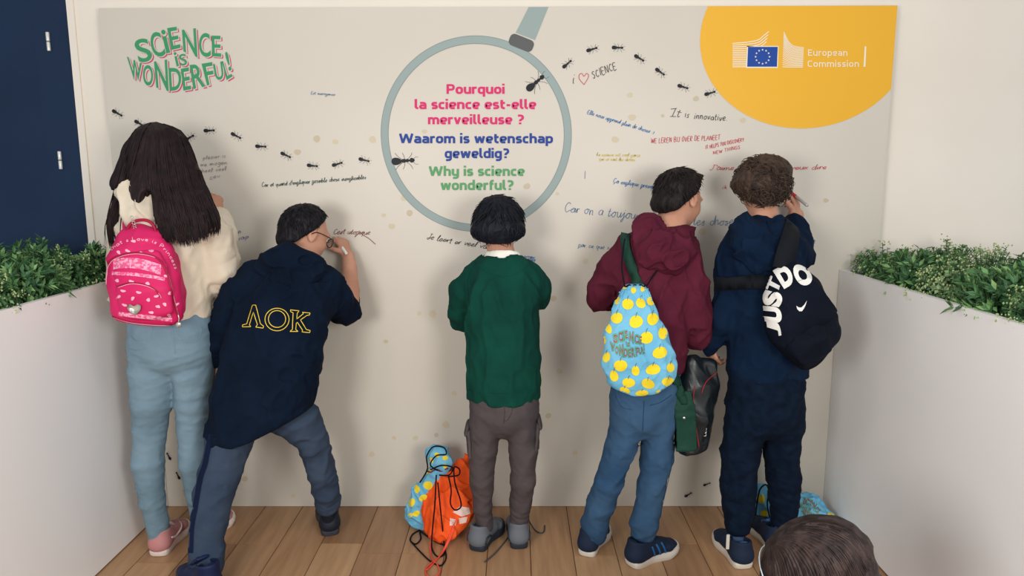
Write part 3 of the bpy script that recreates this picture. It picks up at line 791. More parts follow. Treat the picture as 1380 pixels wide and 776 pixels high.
def shrub(c, kind, rad, seed, label):
    rnd = random.Random(seed); t = thing('artificial_shrub', label, 'plant', c, 'artificial shrubs in the '+('left' if c[0] < 0 else 'right')+' planter')
    c = np.array(c, float); A = MB(); Bm = MB(); Cb = MB(); St = MB()
    nsp = 105 if kind == 0 else 125
    for i in range(nsp):
        th = rnd.random()*2*math.pi; ph = math.acos(1-rnd.random()*1.0)
        d = np.array([math.cos(th)*math.sin(ph), math.sin(th)*math.sin(ph), abs(math.cos(ph))*.95+.12]); d = nrm(d)
        Ls = rad*rnd.uniform(.82, 1.12); p0 = c+np.array([d[0]*rad*.2, d[1]*rad*.2, 0]); ex = np.array([.60, .80, .90])
        tip = p0+d*Ls*ex; mid = p0+d*Ls*.55*ex+np.array([0, 0, .015])
        path = catmull([p0, mid, tip], 4); St.tube(path, [.0016]*len(path), 3, False)
        m = 14 if kind == 0 else 9
        for j in range(m):
            f = .3+.7*j/(m-1); q = path[min(int(f*(len(path)-1)), len(path)-2)]; q = q+(path[min(int(f*(len(path)-1))+1, len(path)-1)]-q)*((f*(len(path)-1)) % 1)
            a = rnd.random()*6.28; e1 = nrm(np.cross(d, [math.cos(a), math.sin(a), .3])); dd = nrm(d*(.75 if kind == 0 else .35)+e1*.8)
            s = nrm(np.cross(dd, d)); L = rnd.uniform(.024, .044) if kind == 0 else rnd.uniform(.012, .022); w_ = L*(.17 if kind == 0 else .42)
            up = np.cross(s, dd)*w_*.35; tgt = (A if rnd.random() < .66 else Bm)
            tgt.add([q, q+dd*L*.45+s*w_, q+dd*L+np.array([0, 0, -.12*L]), q+dd*L*.45-s*w_, q+dd*L*.5-up], [(0, 1, 4), (1, 2, 4), (2, 3, 4), (3, 0, 4)])
        if kind == 1 and rnd.random() < .42:
            for j in range(7):
                q = tip+np.array([rnd.gauss(0, .011), rnd.gauss(0, .011), rnd.gauss(0, .009)])
                r = rnd.uniform(.0028, .0048); Cb.add([q+np.array(v)*r for v in ((1, 0, 0), (-1, 0, 0), (0, 1, 0), (0, -1, 0), (0, 0, 1), (0, 0, -1))], [(0, 2, 4), (2, 1, 4), (1, 3, 4), (3, 0, 4), (2, 0, 5), (1, 2, 5), (3, 1, 5), (0, 3, 5)])
    A.build('foliage', G1 if kind == 0 else G4 if seed % 3 == 0 else G1, t)['kind'] = 'stuff'
    Bm.build('foliage', G2, t)['kind'] = 'stuff'; St.build('stems', G1, t)
    if Cb.V: Cb.build('blossom', G3, t)['kind'] = 'stuff'
yy = -.12; i = 0
SHL = {(-1, 0): 'green artificial shrub nearest the panel in the left planter', (1, 0): 'whitish blossoming artificial shrub nearest the panel in the right planter'}
ordw = ['nearest the panel', 'second from the panel', 'third from the panel', 'fourth from the panel', 'fifth from the panel', 'sixth from the panel']
for sgn, xin in ((-1, XPL), (1, XPR)):
    rows = ((.118, 'on the inner edge'), (.325, 'at the back edge'))
    for r_, (dx, rn) in enumerate(rows):
        for j in range(6):
            y = -.125-j*.235-(.07 if r_ else 0); kind = (j+r_+(1 if sgn > 0 else 0)) % 2 if j else (1 if sgn > 0 else 0)
            lab = ('fir-like' if kind == 0 else 'pale-blossomed')+' shrub '+rn+' of '+('left' if sgn < 0 else 'right')+' planter, '+ordw[j]
            shrub((xin+sgn*(dx+.01), y, ZP-.035), kind, (.165 if r_ == 0 else .19) if kind == 0 else (.160 if r_ == 0 else .185), 100+j*7+r_*31+(sgn > 0)*57, lab)

# ---------------------------------------------------------------- people
M_skin = mat('skin', (200, 150, 126), .55, c2=(188, 136, 112), nscale=14, spec=.35, bump=.06, bscale=500)
M_skin.node_tree.nodes['Principled BSDF'].inputs['Subsurface Weight'].default_value = .12
M_skin.node_tree.nodes['Principled BSDF'].inputs['Subsurface Radius'].default_value = (.02, .008, .004)
M_eye = mat('eye_white', (235, 232, 226), .2); M_iris = mat('iris_brown', (60, 38, 24), .2); M_lip = mat('lip', (176, 100, 92), .5)
def hairmat(name, c, c2):
    return mat(name, c, .58, c2=c2, nscale=60, spec=.22, stretch=(1, 1, .35))
def frame(yaw, pitch=0, roll=0):
    """rows: right, forward, up. yaw 0 looks into the picture, positive turns to the right; pitch positive looks down"""
    y, p, r = map(math.radians, (yaw, pitch, roll))
    f = np.array([math.sin(y)*math.cos(p), math.cos(y)*math.cos(p), -math.sin(p)]); rt = np.array([math.cos(y), -math.sin(y), 0]); u = np.cross(rt, f)
    rt, u = math.cos(r)*rt+math.sin(r)*u, -math.sin(r)*rt+math.cos(r)*u
    return np.stack([rt, f, u])
def head_prims(c, M, s=1.0):
    """c = centre of the cranium; M = frame"""
    L = lambda x, y, z: np.asarray(c)+s*(M.T @ np.array([x, y, z], float))
    def E(x, y, z, a, b, d, k=.02, op=1, R=None): return ELL(L(x, y, z), (a*s, b*s, d*s), M if R is None else R @ M, k*s, op)
    pr = [E(0, -.006, .006, .072, .090, .079), E(0, .03, -.035, .062, .060, .062, .03), E(0, .052, -.076, .038, .036, .032, .03), E(0, .074, -.094, .016, .014, .012, .015),
          E(.034, .060, -.042, .024, .022, .024, .02), E(-.034, .060, -.042, .024, .022, .024, .02),
          E(0, .083, .004, .050, .012, .012, .02)]
    pr.append(dict(t='loft', st=[(L(0, .088, -.006), .006*s, .006*s), (L(0, .104, -.036), .0095*s, .009*s)], k=.012*s, op=1, side=M[0], rings=None))
    pr += [E(.009, .096, -.041, .007, .008, .006, .008), E(-.009, .096, -.041, .007, .008, .006, .008)]
    pr += [E(0, .091, -.060, .020, .007, .0045, .004), E(0, .090, -.068, .017, .008, .005, .004)]
    for sx in (1, -1):
        pr.append(E(sx*.029, .094, -.014, .014, .012, .009, .012, -1))
    for sx in (1, -1):
        R = frame(sx*18, 0, 0)
        pr.append(E(sx*.077, -.004, -.022, .007, .019, .031, .006, 1, R)); pr.append(E(sx*.086, .0, -.018, .006, .011, .019, .005, -1, R)); pr.append(E(sx*.078, .0, -.044, .006, .009, .010, .005, 1, R))
        pr.append(E(sx*.080, .010, -.022, .004, .005, .006, .004, 1, R))
    return pr, L
def rot_about(v, ax, a):
    ax = nrm(ax); return v*math.cos(a)+np.cross(ax, v)*math.sin(a)+ax*(ax@v)*(1-math.cos(a))
def hand_prims(w, d, n, s=.86, curl=(.5, .5, .5, .5), thumb=.6, tside=1, spread=.08, tcurl=.4):
    """w wrist, d direction to the knuckles, n palm normal (towards which fingers curl); tside = +1 thumb on cross(d,n) side"""
    w = np.asarray(w, float); d = nrm(d); n = nrm(n-d*(n@d)) if abs(n@d) < .99 else nrm(np.cross(d, [1, 0, 0])); t = np.cross(d, n)*tside
    pr = []; k = .010*s
    Lf = lambda pts, side=None: dict(t='loft', st=[(np.asarray(p), a, b) for p, a, b in pts], k=k, op=1, side=side, rings=None)
    pr.append(Lf([(w, .019*s, .014*s), (w+d*.03*s, .028*s, .013*s), (w+d*.068*s, .034*s, .012*s), (w+d*.082*s, .034*s, .010*s)], t))
    tips = []
    for i, (x, l) in enumerate([(.028, .92), (.010, 1.0), (-.009, .95), (-.027, .78)]):
        b = w+d*(.080 if i in (1, 2) else .074)*s+t*x*s; dd = rot_about(d, n, -tside*(x/.028)*spread); c = curl[i]; p = b; pts = [(b-dd*.012*s, .0085*s, .0085*s)]
        ax = np.cross(dd, n)
        for j, (ln, a, r) in enumerate([(.040, .75, .0083), (.025, 1.1, .0076), (.020, .8, .0066)]):
            dd = rot_about(dd, ax, c*a); q = p+dd*ln*l*s; pts.append((q, r*s, r*s)); p = q
        pr.append(dict(t='loft', st=[(np.asarray(p_), a_, b_) for p_, a_, b_ in pts], k=.004*s, op=1, side=None, rings=None)); tips.append(p)
    b = w+d*.022*s+t*.022*s+n*.004*s; dd = nrm(d*.65+t*.75+n*.25*tcurl*2); p = b; pts = [(b, .013*s, .013*s)]
    for j, (ln, r) in enumerate([(.034, .0105), (.026, .0092), (.020, .0078)]):
        q = p+dd*ln*s; pts.append((q, r*s, r*s)); p = q; dd = nrm(dd+d*.35*thumb-t*.5*thumb+n*.45*tcurl)
    pr.append(Lf(pts)); tips.append(p)
    return pr, tips

def hair_cap(c, M, r, m, parent, seed, front=.25, nape=-.62, h=.0035, tuft=900, tl=.045, tw=.006, lift=.012, curl=0.0, crown=(0, -.55, .83), blobs=(), mess=.35, side=-.3):
    """short hair: a sculpted mass and tapered tufts that flow away from the crown; r = radii of the hair surface"""
    c = np.asarray(c, float); r = np.asarray(r, float); rnd = np.random.RandomState(seed)
    pr = [ELL(c, r*.95, M, .02)]+[ELL(c+M.T@np.array(b[:3]), b[3:6], M, .02) for b in blobs]
    fw, up = M[1], M[2]
    # cut away the face, the sides below the temples and the nape
    pr.append(cutplane(c+fw*r[1]*front, -0*up+nrm(fw*1.0-up*.9), .02))
    pr.append(cutplane(c+up*r[2]*nape, -up, .012))
    pr.append(cutplane(c+fw*r[1]*-.08+up*r[2]*side, nrm(fw*.85-up*.62), .012))
    nz = folds(.0022, (60, 60, 26), seed, 0, .6)
    nz2 = folds(.0030, (22, 22, 22), seed+3, 0, .3) if curl else None
    V, F = sculpt(pr, h, [nz]+([nz2] if nz2 else []), 1)
    Vs = [V]; Fs = [F]; nV = len(V)
    cr = nrm(np.array(crown)); a1 = nrm(np.cross(cr, [1, 0, 0])); a2 = np.cross(cr, a1)
    TV = []; TF = []; K = 6; NS = 4
    for i in range(tuft):
        th = math.acos(1-rnd.rand()*1.78); ph = rnd.rand()*6.283; L = tl*rnd.uniform(.6, 1.25)
        dth = L/r.mean(); dph = rnd.randn()*mess; bend = rnd.randn()*curl; pts = []; ok = True; lf = lift*rnd.uniform(.3, 1.4)
        for j in range(K):
            f = j/(K-1); t = th+dth*f; p_ = ph+dph*f*dth/max(math.sin(t), .25)+bend*math.sin(f*5+i)*.25
            u = cr*math.cos(t)+(a1*math.cos(p_)+a2*math.sin(p_))*math.sin(t)
            q = u*r*(.93+.03*f)+u*(lf*f*f*(1 if not curl else math.sin(f*2.6)*1.6))
            for b in blobs:
                dv = q-np.array(b[:3]); nb_ = np.linalg.norm(dv/np.array(b[3:6]))
                if .2 < nb_ < 1.0: q = np.array(b[:3])+dv/nb_*(1.0+.02*f)
            pts.append(q)
        q = pts[-1]/r; q0 = pts[0]/r
        for qq in (q, q0):
            if qq[1]*1.0-qq[2]*.9 > front+.05 or qq[2] < nape-.10 or (qq[1]+.08)*.85-(qq[2]-side)*.62 > .02: ok = False
        if not ok: continue
        w_ = tw*rnd.uniform(.6, 1.3); b0 = len(TV)
        for j, q in enumerate(pts):
            f = j/(K-1); n_ = nrm(q/r); tt = nrm(pts[min(j+1, K-1)]-pts[max(j-1, 0)]); sd = nrm(np.cross(tt, n_)); ww = w_*(1-f**1.6)*.9+.0004
            for (a, b) in ((1, 0), (0, .55), (-1, 0), (0, -.6)):
                TV.append(c+M.T@(q+sd*a*ww+n_*b*ww))
        for j in range(K-1):
            for k in range(NS): TF.append((b0+j*NS+k, b0+j*NS+(k+1) % NS, b0+(j+1)*NS+(k+1) % NS, b0+(j+1)*NS+k))
    if TV: Vs.append(np.array(TV)); Fs.append(np.array(TF)+nV)
    V = np.concatenate(Vs); F = np.concatenate(Fs)
    o = meshobj('hair', V, F, m, parent, True); o_bvh[o.name] = (V, F)
    return o

def draped_hair(mass, fam, n, wr, parent, m, seed, off=(-.001, .004), wav=1.0, skip=None):
    """strands laid on a sculpted mass; fam = guide polylines (pixels) that neighbouring strands blend between"""
    rnd = np.random.RandomState(seed); V0, F0 = o_bvh[mass]; TV = []; TF = []
    for i in range(n):
        u = rnd.rand()*(len(fam)-1); k = min(int(u), len(fam)-2); v = u-k
        g = [np.array(a)*(1-v)+np.array(b)*v for a, b in zip(fam[k], fam[k+1])]; ph = rnd.rand()*6; wx = rnd.randn()
        g = [p+np.array([wx+wav*math.sin(ph+j*1.2), wav*math.cos(ph+j*1.1)])*min(1, j/2) for j, p in enumerate(g)]
        pts = []; last = None; of = rnd.uniform(*off)
        for q in catmull(g, 4):
            p = hit([mass], q[0], q[1], of)
            if p is not None and last is not None and np.linalg.norm(p-last) > .05: p = None
            if p is None:
                if last is None: continue
                p = P(q[0], q[1], last[1])
            last = p; pts.append(p)
        k_ = len(pts)
        if k_ < 5: continue
        b0 = len(TV); w_ = rnd.uniform(*wr)
        for j, q in enumerate(pts):
            f = j/(k_-1); tt = nrm(pts[min(j+1, k_-1)]-pts[max(j-1, 0)]); sd = nrm(np.cross(tt, [0, .8, -.5])); nn = np.cross(sd, tt); ww = w_*(1-f**4)*min(1, f*6+.3)+.0003
            for a, b in ((1, 0), (0, .6), (-1, 0), (0, -.6)): TV.append(q+sd*a*ww+nn*b*ww)
        for j in range(k_-1):
            for c in range(4): TF.append((b0+j*4+c, b0+j*4+(c+1) % 4, b0+(j+1)*4+(c+1) % 4, b0+(j+1)*4+c))
    return meshobj('hair', np.concatenate([V0, np.array(TV)]), np.concatenate([F0, np.array(TF)+len(V0)]), m, parent, True)

def shoe(parent, heel, toe, L, mats, style='sneaker', name='shoe', tilt=0, wd=1.28, ank=.10, label=None):
    """heel / toe as floor pixels give place and heading"""
    a = G(*heel); b = G(*toe); d = b-a; d[2] = 0; d = nrm(d); side = np.array([d[1], -d[0], 0]); up = np.array([0, 0, 1.])
    Mf = np.stack([side, d, up])
    L0 = lambda x, y, z: a+(side*x+d*(y*L)+up*(z))
    s = L/.25*wd; up_m, sole_m, acc_m, lace_m = mats
    def LF(st, k=.02): return dict(t='loft', st=[(L0(x, y, z), rx*s, rz*s) for x, y, z, rx, rz in st], k=k, op=1, side=side, rings=None)
    hi = .125 if style == 'boot' else ank
    # sole: outline extruded
    outl = [(.0, 0), (.022, .02), (.030, .10), (.028, .28), (.027, .42), (.036, .60), (.041, .74), (.036, .88), (.022, .975), (0, 1.0), (-.020, .975), (-.033, .88), (-.037, .74), (-.033, .60), (-.028, .42), (-.029, .28), (-.030, .10), (-.022, .02)]
    mb = MB(); oc = catmull([np.array([x*s, y]) for x, y in outl], 3, True); n = len(oc)
    lev = [(.0, .93), (.004, .985), (.015, 1.03), (.024, 1.0), (.030, .94)]; V = []; F = []
    for z, q in lev:
        for p in oc:
            V.append(L0(p[0]*q, (p[1]-.5)*(1-(1-q)*.35)+.5, z+max(0, (p[1]-.72))*.045+max(0, .08-p[1])*.03))
    for i in range(len(lev)-1):
        for k in range(n): F.append((i*n+k, i*n+(k+1) % n, (i+1)*n+(k+1) % n, (i+1)*n+k))
    F += [tuple(range(n))[::-1], tuple((len(lev)-1)*n+k for k in range(n))]
    up_pr = [LF([(0, .10, .045, .030, .024), (0, .30, .048, .029, .028), (0, .52, .048, .031, .026), (0, .72, .040, .037, .021), (0, .90, .034, .028, .015)], .01),
             LF([(0, .14, .045, .030, .028), (0, .17, hi-.01, .031, .034)], .03), LF([(0, .30, .06, .027, .03), (0, .55, .055, .026, .022)], .02)]
    top = cutplane(L0(0, .15, hi), nrm(up+d*.15), .006); cavity = dict(t='loft', st=[(L0(0, .20, hi+.05), .026*s, .032*s), (L0(0, .2, hi-.02), .024*s, .028*s)], k=.004, op=-1, side=side, rings=None)
    o = sculpt_obj(name, up_pr+[top, cavity, dict(t='plane', p=L0(0, 0, .022), n=-up, k=.003, op=0)], up_m, parent, .0032, None, 1)
    if label: o['label'] = label
    so = meshobj('sole', V, F, sole_m, o, False); bmx = bmesh.new(); bmx.from_mesh(so.data); bmx.to_mesh(so.data); bmx.free()
    # heel counter, tongue and laces
    hc = sculpt_obj('heel_tab', [LF([(0, .045, .045, .024, .012), (0, .075, hi-.012, .020, .012)], .01)], acc_m, o, .003)
    tg = sculpt_obj('tongue', [LF([(0, .30, hi+.004, .020, .006), (0, .42, hi-.016, .021, .006), (0, .60, .068, .018, .006)], .01)], acc_m, o, .003)
    mb = MB()
    for j in range(5):
        y = .36+.065*j; z = hi+.002-(j*.0095)
        mb.tube([L0(-.022*s, y, z-.012), L0(-.010*s, y+.015, z), L0(.010*s, y+.02, z), L0(.022*s, y+.03, z-.012)], .0022, 5)
    mb.build('lace', lace_m, o, True)
    return o, L0, s


M_hoodG = fabric('cream_fleece', (214, 202, 182), (226, 214, 196))
def body(parent, prims, h=.0055, m=None):
    return sculpt_obj('body', prims, m or M_skin, parent, h, None, 1)
def trim(pr, n=2): q = dict(pr); q['st'] = pr['st'][:-n]; return q
def sock(parent, stations, m):
    return sculpt_obj('sock', [S(stations, .01)], m, parent, .004)
def drawcord(parent, pts, r, m, name='cord'):
    mb = MB(); mb.tube(pts, r, 6); return mb.build(name, m, parent, True)
def eyes(L, M, s, parent):
    for sx in (1, -1):
        c = L(sx*.029, .078, -.015)
        mb = MB(); f = M[1]
        mb.lathe([(.0115*s*math.sin(math.pi*k/8), -.0115*s*math.cos(math.pi*k/8)) for k in range(9)], c, f, 14); o = mb.build('eye', M_eye, parent, True)
        mb = MB(); mb.lathe([(0, .0085*s), (.0052*s, .0103*s), (.003*s, .0113*s), (0, .0116*s)], c, f, 12); mb.build('iris', M_iris, o, True)

PEOPLE = {}
# ======================= girl with pink backpack (far left)
def girl():
    t = thing('person', 'long dark-haired child in a cream hoodie and light jeans with a pink backpack', 'person', G(240, 735))
    H = P(214, 208, -.30); M = frame(4, 14, 0); hp, L = head_prims(H, M, .98)
    torso = S([(218, 252, -.35, 16, .05), (224, 275, -.37, 44, .085), (228, 300, -.38, 56, .105), (230, 345, -.39, 52, .11), (231, 385, -.39, 50, .112), (232, 425, -.39, 55, .12)], .02)
    armR = S([(270, 288, -.37, 22), (290, 320, -.37, 23), (297, 362, -.35, 23), (294, 383, -.31, 20)], .02, rings=[(.3, 1, .004, 22, 3)])
    foreR = S([(294, 383, -.31, 19), (303, 350, -.23, 16), (303, 318, -.16, 14), (296, 292, -.12, 13)], .018, rings=[(.2, 1, .004, 28, 4)])
    armL = S([(184, 288, -.37, 22), (168, 330, -.36, 19), (162, 372, -.33, 17)], .02); foreL = S([(162, 372, -.33, 17), (176, 350, -.2, 14), (190, 325, -.12, 12)], .02)
    pel = S([(232, 400, -.39, 48, .10), (230, 440, -.40, 55, .115), (230, 462, -.40, 56, .12)], .02)
    gl = S([(216, 450, -.44, 26, .06), (212, 470, -.43, 26, .06)], .04); gr = S([(252, 450, -.43, 26, .06), (254, 470, -.42, 26, .06)], .04)
    legL = S([(206, 465, -.40, 31, .095), (207, 500, -.40, 31, .09), (205, 540, -.40, 26.5, .078), (202, 577, -.39, 21.5, .062), (199.5, 622, -.41, 20.5, .062), (205, 675, -.405, 16.5, .047), (212, 705, -.39, 14, .043), (214, 720, -.385, 13.5, .042)], .015,
             rings=[(.82, 1.05, .003, 38, 1), (.40, .56, .0015, 30, 2)])
    legR = S([(258, 465, -.38, 30, .095), (261, 500, -.38, 26, .09), (260, 540, -.37, 23, .078), (260, 577, -.36, 20.5, .062), (262, 622, -.36, 19.5, .060), (268, 665, -.35, 17, .047), (271, 690, -.32, 14, .043), (273, 706, -.31, 13.5, .042)], .015,
             rings=[(.82, 1.05, .003, 38, 5), (.40, .56, .0015, 30, 6)])
    wR = P(294, 284, -.125); hR, tp = hand_prims(wR, P(289, 255, -.07)-wR, np.array([-.7, .7, .0]), .84, (.9, .9, .95, 1.0), .8, 1)
    wL = P(192, 322, -.135); hL, _ = hand_prims(wL, P(196, 300, -.085)-wL, np.array([.3, .9, 0]), .84, (.5, .5, .5, .5), .5, -1)
    neck = S([(215, 225, -.32, 17), (220, 262, -.36, 19)], .02)
    bd = body(t, hp+[neck, scaled(trim(torso), .8), scaled(armR, .62), scaled(foreR, .62), scaled(armL, .62), scaled(foreL, .62), scaled(pel, .85), scaled(legL, .8), scaled(legR, .8)]+hR+hL)
    eyes(L, M, .98, bd)
    for q in ([(214, 712, -.385, 12, .036), (216, 728, -.38, 10, .03)], [(273, 700, -.31, 12, .036), (275, 716, -.305, 10, .03)]): sock(t, q, fabric('sock_pale', (196, 186, 184)))
    hoodie = sculpt_obj('hoodie', [torso, armR, foreR, armL, foreL, cutline((170, 420), (292, 428), -.4)], M_hoodG, t, .0058, [folds(.0055, (11, 11, 6), 11, .5), folds(.002, (26, 26, 14), 12, -.4)])
    sculpt_obj('hood', [S([(180, 262, -.43, 18, .045), (192, 290, -.475, 24, .045), (206, 316, -.48, 22, .035)], .02), S([(178, 262, -.42, 15, .04), (232, 262, -.44, 24, .04), (262, 272, -.42, 18, .04)], .03)], M_hoodG, hoodie, .0045, [folds(.006, (20, 20, 12), 13, .7)])
    J = fabric('light_denim', (108, 134, 150), (126, 152, 168), nscale=5, bscale=700)
    jeans = sculpt_obj('jeans', [pel, gl, gr, legL, legR, cutline((170, 412), (292, 414), -.4, flip=True)], J, t, .0056, [folds(.0016, (10, 10, 34), 21, .25), folds(.0010, (24, 24, 70), 22, -.2)])
    st = fabric('denim_stitch', (110, 140, 160))
    mb = MB()
    for pts in ([(178, 438), (176, 452), (188, 460), (202, 456), (206, 438)], [(240, 440), (240, 454), (254, 462), (268, 456), (272, 440)], [(232, 440), (234, 458), (236, 476)], [(174, 470), (184, 472), (196, 470)]):
        q = surf_line([jeans.name], pts, .001)
        if len(q) > 2: mb.tube(q, .0011, 4)
    mb.build('seam', st, jeans, True)['kind'] = 'stuff'
    W_ = mat('shoe_white', (228, 216, 210), .5, c2=(214, 200, 194)); Pk = mat('shoe_dusty_pink', (186, 128, 128), .55); 
    for hl, te in (((212, 751), (262, 694)), ((268, 736), (318, 690))):
        o, L0, s = shoe(t, hl, te, .235, (Pk, W_, W_, W_), 'sneaker', label='dusty pink and white trainer')
        for sx in (1, -1):   # overlays on both flanks
            nm = [o.name]
            V, F = ribbon2([(0, 0), (1, 0)], 1)
            mb = MB()
            bt = bvh(nm); pts = []
            for (y, z) in catmull([np.array(v) for v in ((.16, .062), (.34, .046), (.50, .052), (.66, .070))], 5):
                src = L0(sx*.09, y, z); dr = Vector(-sx*(L0(1, 0, 0)-L0(0, 0, 0))); r = bt.ray_cast(Vector(src), dr)
                if r[0] is not None: pts.append(np.array(r[0])+np.array(r[1])*.0005)
            if len(pts) > 3: mb.tube(pts, [.0015+.004*math.sin(math.pi*min(1, k/len(pts)*1.0+.12)) for k in range(len(pts))], 6); mb.build('side_stripe', W_, o, True)
    # long hair: mass and strands
    HM = hairmat('hair_darkbrown', (24, 15, 18), (40, 25, 27))
    rnd = np.random.RandomState(2)
    mass = [ELL(H+M.T@np.array([0, -.008, .012]), (.090, .108, .096), M, .02),
            S([(216, 205, -.37, 36, .085), (222, 245, -.43, 46, .06), (238, 280, -.49, 46, .045), (248, 304, -.52, 43, .032), (252, 314, -.525, 39, .016)], .03),
            S([(184, 205, -.33, 14, .06), (170, 250, -.36, 18, .05), (157, 292, -.36, 13, .035), (156, 322, -.36, 9, .02)], .02)]
    mass.append(cutplane(H+M[1]*.045, nrm(M[1]*1.0-M[2]*.75), .02))
    mass.append(dict(S([(180, 268, -.60, 13, .16), (180, 300, -.60, 17, .16), (180, 350, -.60, 20, .16)], .01), op=-1))
    V, F = sculpt(mass, .004, [folds(.0024, (50, 50, 7), 31, -.2, .25)], 2)
    o_bvh['hair_mass'] = (V, F); TV = []; TF = []
    def blend(A, B, v): return [np.array(a)*(1-v)+np.array(b)*v for a, b in zip(A, B)]
    def strand(pts2, w_, off, ext):
        if any(166 < p[0] < 195 and p[1] > 258 for p in pts2[2:]): return
        pts = []; last = None
        for q in catmull(pts2, 3):
            p = hit(['hair_mass'], q[0], q[1], off)
            if p is not None and last is not None and abs(p[1]-last[1]) > .05: p = None
            if p is None:
                if last is None: continue
                p = P(q[0], q[1], last[1])
            last = p; pts.append(p)
        m = len(pts)
        if m < 5: return
        b0 = len(TV)
        for j, q in enumerate(pts):
            f = j/(m-1); tt = nrm(pts[min(j+1, m-1)]-pts[max(j-1, 0)]); sd = nrm(np.cross(tt, [0, 1, 0])); nn = np.cross(sd, tt); ww = w_*(1-f**4)*min(1, f*6+.3)+.0003
            for a, b in ((1, 0), (0, .6), (-1, 0), (0, -.6)): TV.append(q+sd*a*ww+nn*b*ww)
        for j in range(m-1):
            for k in range(4): TF.append((b0+j*4+k, b0+j*4+(k+1) % 4, b0+(j+1)*4+(k+1) % 4, b0+(j+1)*4+k))
    A0 = [(204, 165.5), (184, 175), (172, 200), (163, 240), (150, 280), (144, 305), (148, 330)]; A1 = [(203, 166), (193, 180), (183, 210), (171, 248), (164, 280), (163, 305), (164, 333)]
    B0 = [(205, 165.5), (200, 184), (196, 215), (197, 248), (200, 275), (204, 300), (211, 322)]; BM = [(207, 165.5), (222, 185), (228, 215), (234, 248), (243, 278), (249, 304), (254, 330)]; B1 = [(212, 164.8), (246, 175), (264, 205), (274, 240), (285, 268), (296, 294), (294, 312)]
    for i in range(620):
        if rnd.rand() < .2: pts = blend(A0, A1, rnd.rand())
        else:
            v = rnd.rand(); pts = blend(B0, BM, v*2) if v < .5 else blend(BM, B1, v*2-1)
        wv = rnd.randn(2)*1.0; ph = rnd.rand()*6
        pts = [p+np.array([wv[0]*min(k, 3)*.5+2.6*math.sin(ph+k*1.25)*(k/6), 0]) for k, p in enumerate(pts)]; pts[-1] = pts[-1]+np.array([rnd.randn()*1.5, rnd.rand()*8-3])
        strand(pts, rnd.uniform(.0016, .0038), rnd.uniform(-.001, .004), 0)
    n0 = len(V); V = np.concatenate([V, np.array(TV)]); F = np.concatenate([F, np.array(TF)+n0])
    hr = meshobj('hair', V, F, HM, t, True); hr['label'] = 'very long dark brown hair'
    o_bvh['hair_girl'] = (V, F)
    # ---- backpack
    BP = thing('backpack', 'small pink bandana-print backpack with a silver heart on the girl at left', 'backpack', P(195, 437, -.55))
    Pk2 = mat('backpack_pink', (214, 34, 104), .6, c2=(200, 24, 92), nscale=6, bump=.2, bscale=300, spec=.3); Pk3 = mat('print_pale_pink', (246, 176, 200), .6); Pk4 = mat('piping_rose', (160, 20, 60), .5)
    Sil = mat('silver', (214, 210, 200), .3, metal=.8)
    main = [S([(190, 322, -.53, 34, .045), (190, 345, -.55, 44, .055), (194, 380, -.57, 49, .064), (199, 415, -.575, 49, .064), (200, 424, -.575, 47, .06)], .01), cutline((150, 429), (250, 441), -.57, .02), S([(186, 318, -.52, 18, .035), (192, 330, -.53, 36, .05)], .02),
            S([(222, 350, -.50, 18, .03), (235, 395, -.51, 15, .035), (236, 415, -.51, 14, .035)], .02)]
    b = sculpt_obj('bag_body', main, Pk2, BP, .004, [folds(.002, (16, 16, 16), 41)], 2)
    fp = [S([(187, 347, -.60, 30, .022), (190, 365, -.61, 36, .03), (194, 392, -.625, 37, .034), (198, 420, -.625, 37, .03)], .01), cutline((150, 426), (250, 438), -.6, .01)]
    f_ = sculpt_obj('front_panel', fp, Pk2, BP, .0035, None, 2)
    nm = [b.name, f_.name]; _bvh.clear()
    # band of print, zips, paisley drops, heart
    def bandpoly(y0l, y0r, th, x0, x1, n=16, arch=0):
        V = []; F = []
        for i in range(n+1):
            u = i/n; x = x0+(x1-x0)*u; y = y0l+(y0r-y0l)*u-arch*math.sin(math.pi*u); V += [(x, y), (x, y+th)]
        for i in range(n): F.append((2*i, 2*i+1, 2*i+3, 2*i+2))
        return V, F
    Mid = mat('print_mid_pink', (230, 92, 142), .6, c2=(244, 168, 196), nscale=95, ramp=(.47, .53))
    for y0, y1, th, xa, xb, ar in ((349, 357, 14, 153, 217, 5), (366, 374, 4.5, 151, 222, 2), (420, 428, 5.5, 160, 232, 0)):
        V, F = bandpoly(y0, y1, th, xa, xb, arch=ar); decal('print_band', nm, V, F, Mid, BP, .0015)
    rr = random.Random(3); cells = [(158, 378), (177, 379), (199, 382), (166, 392), (187, 394), (179, 402), (200, 404), (168, 411), (211, 399), (160, 400), (213, 413), (183, 415), (204, 421), (170, 424), (172, 338), (190, 341), (204, 338), (180, 325), (224, 372), (229, 395), (222, 410), (238, 410), (160, 340), (228, 425)]
    for i, (x, y) in enumerate(cells):
        V, F = blob_poly((x, y), (3.1, 2.0), 10, .25, i, rr.uniform(-.6, .6)); decal('paisley_print', nm, V, F, Pk3, BP, .0015)
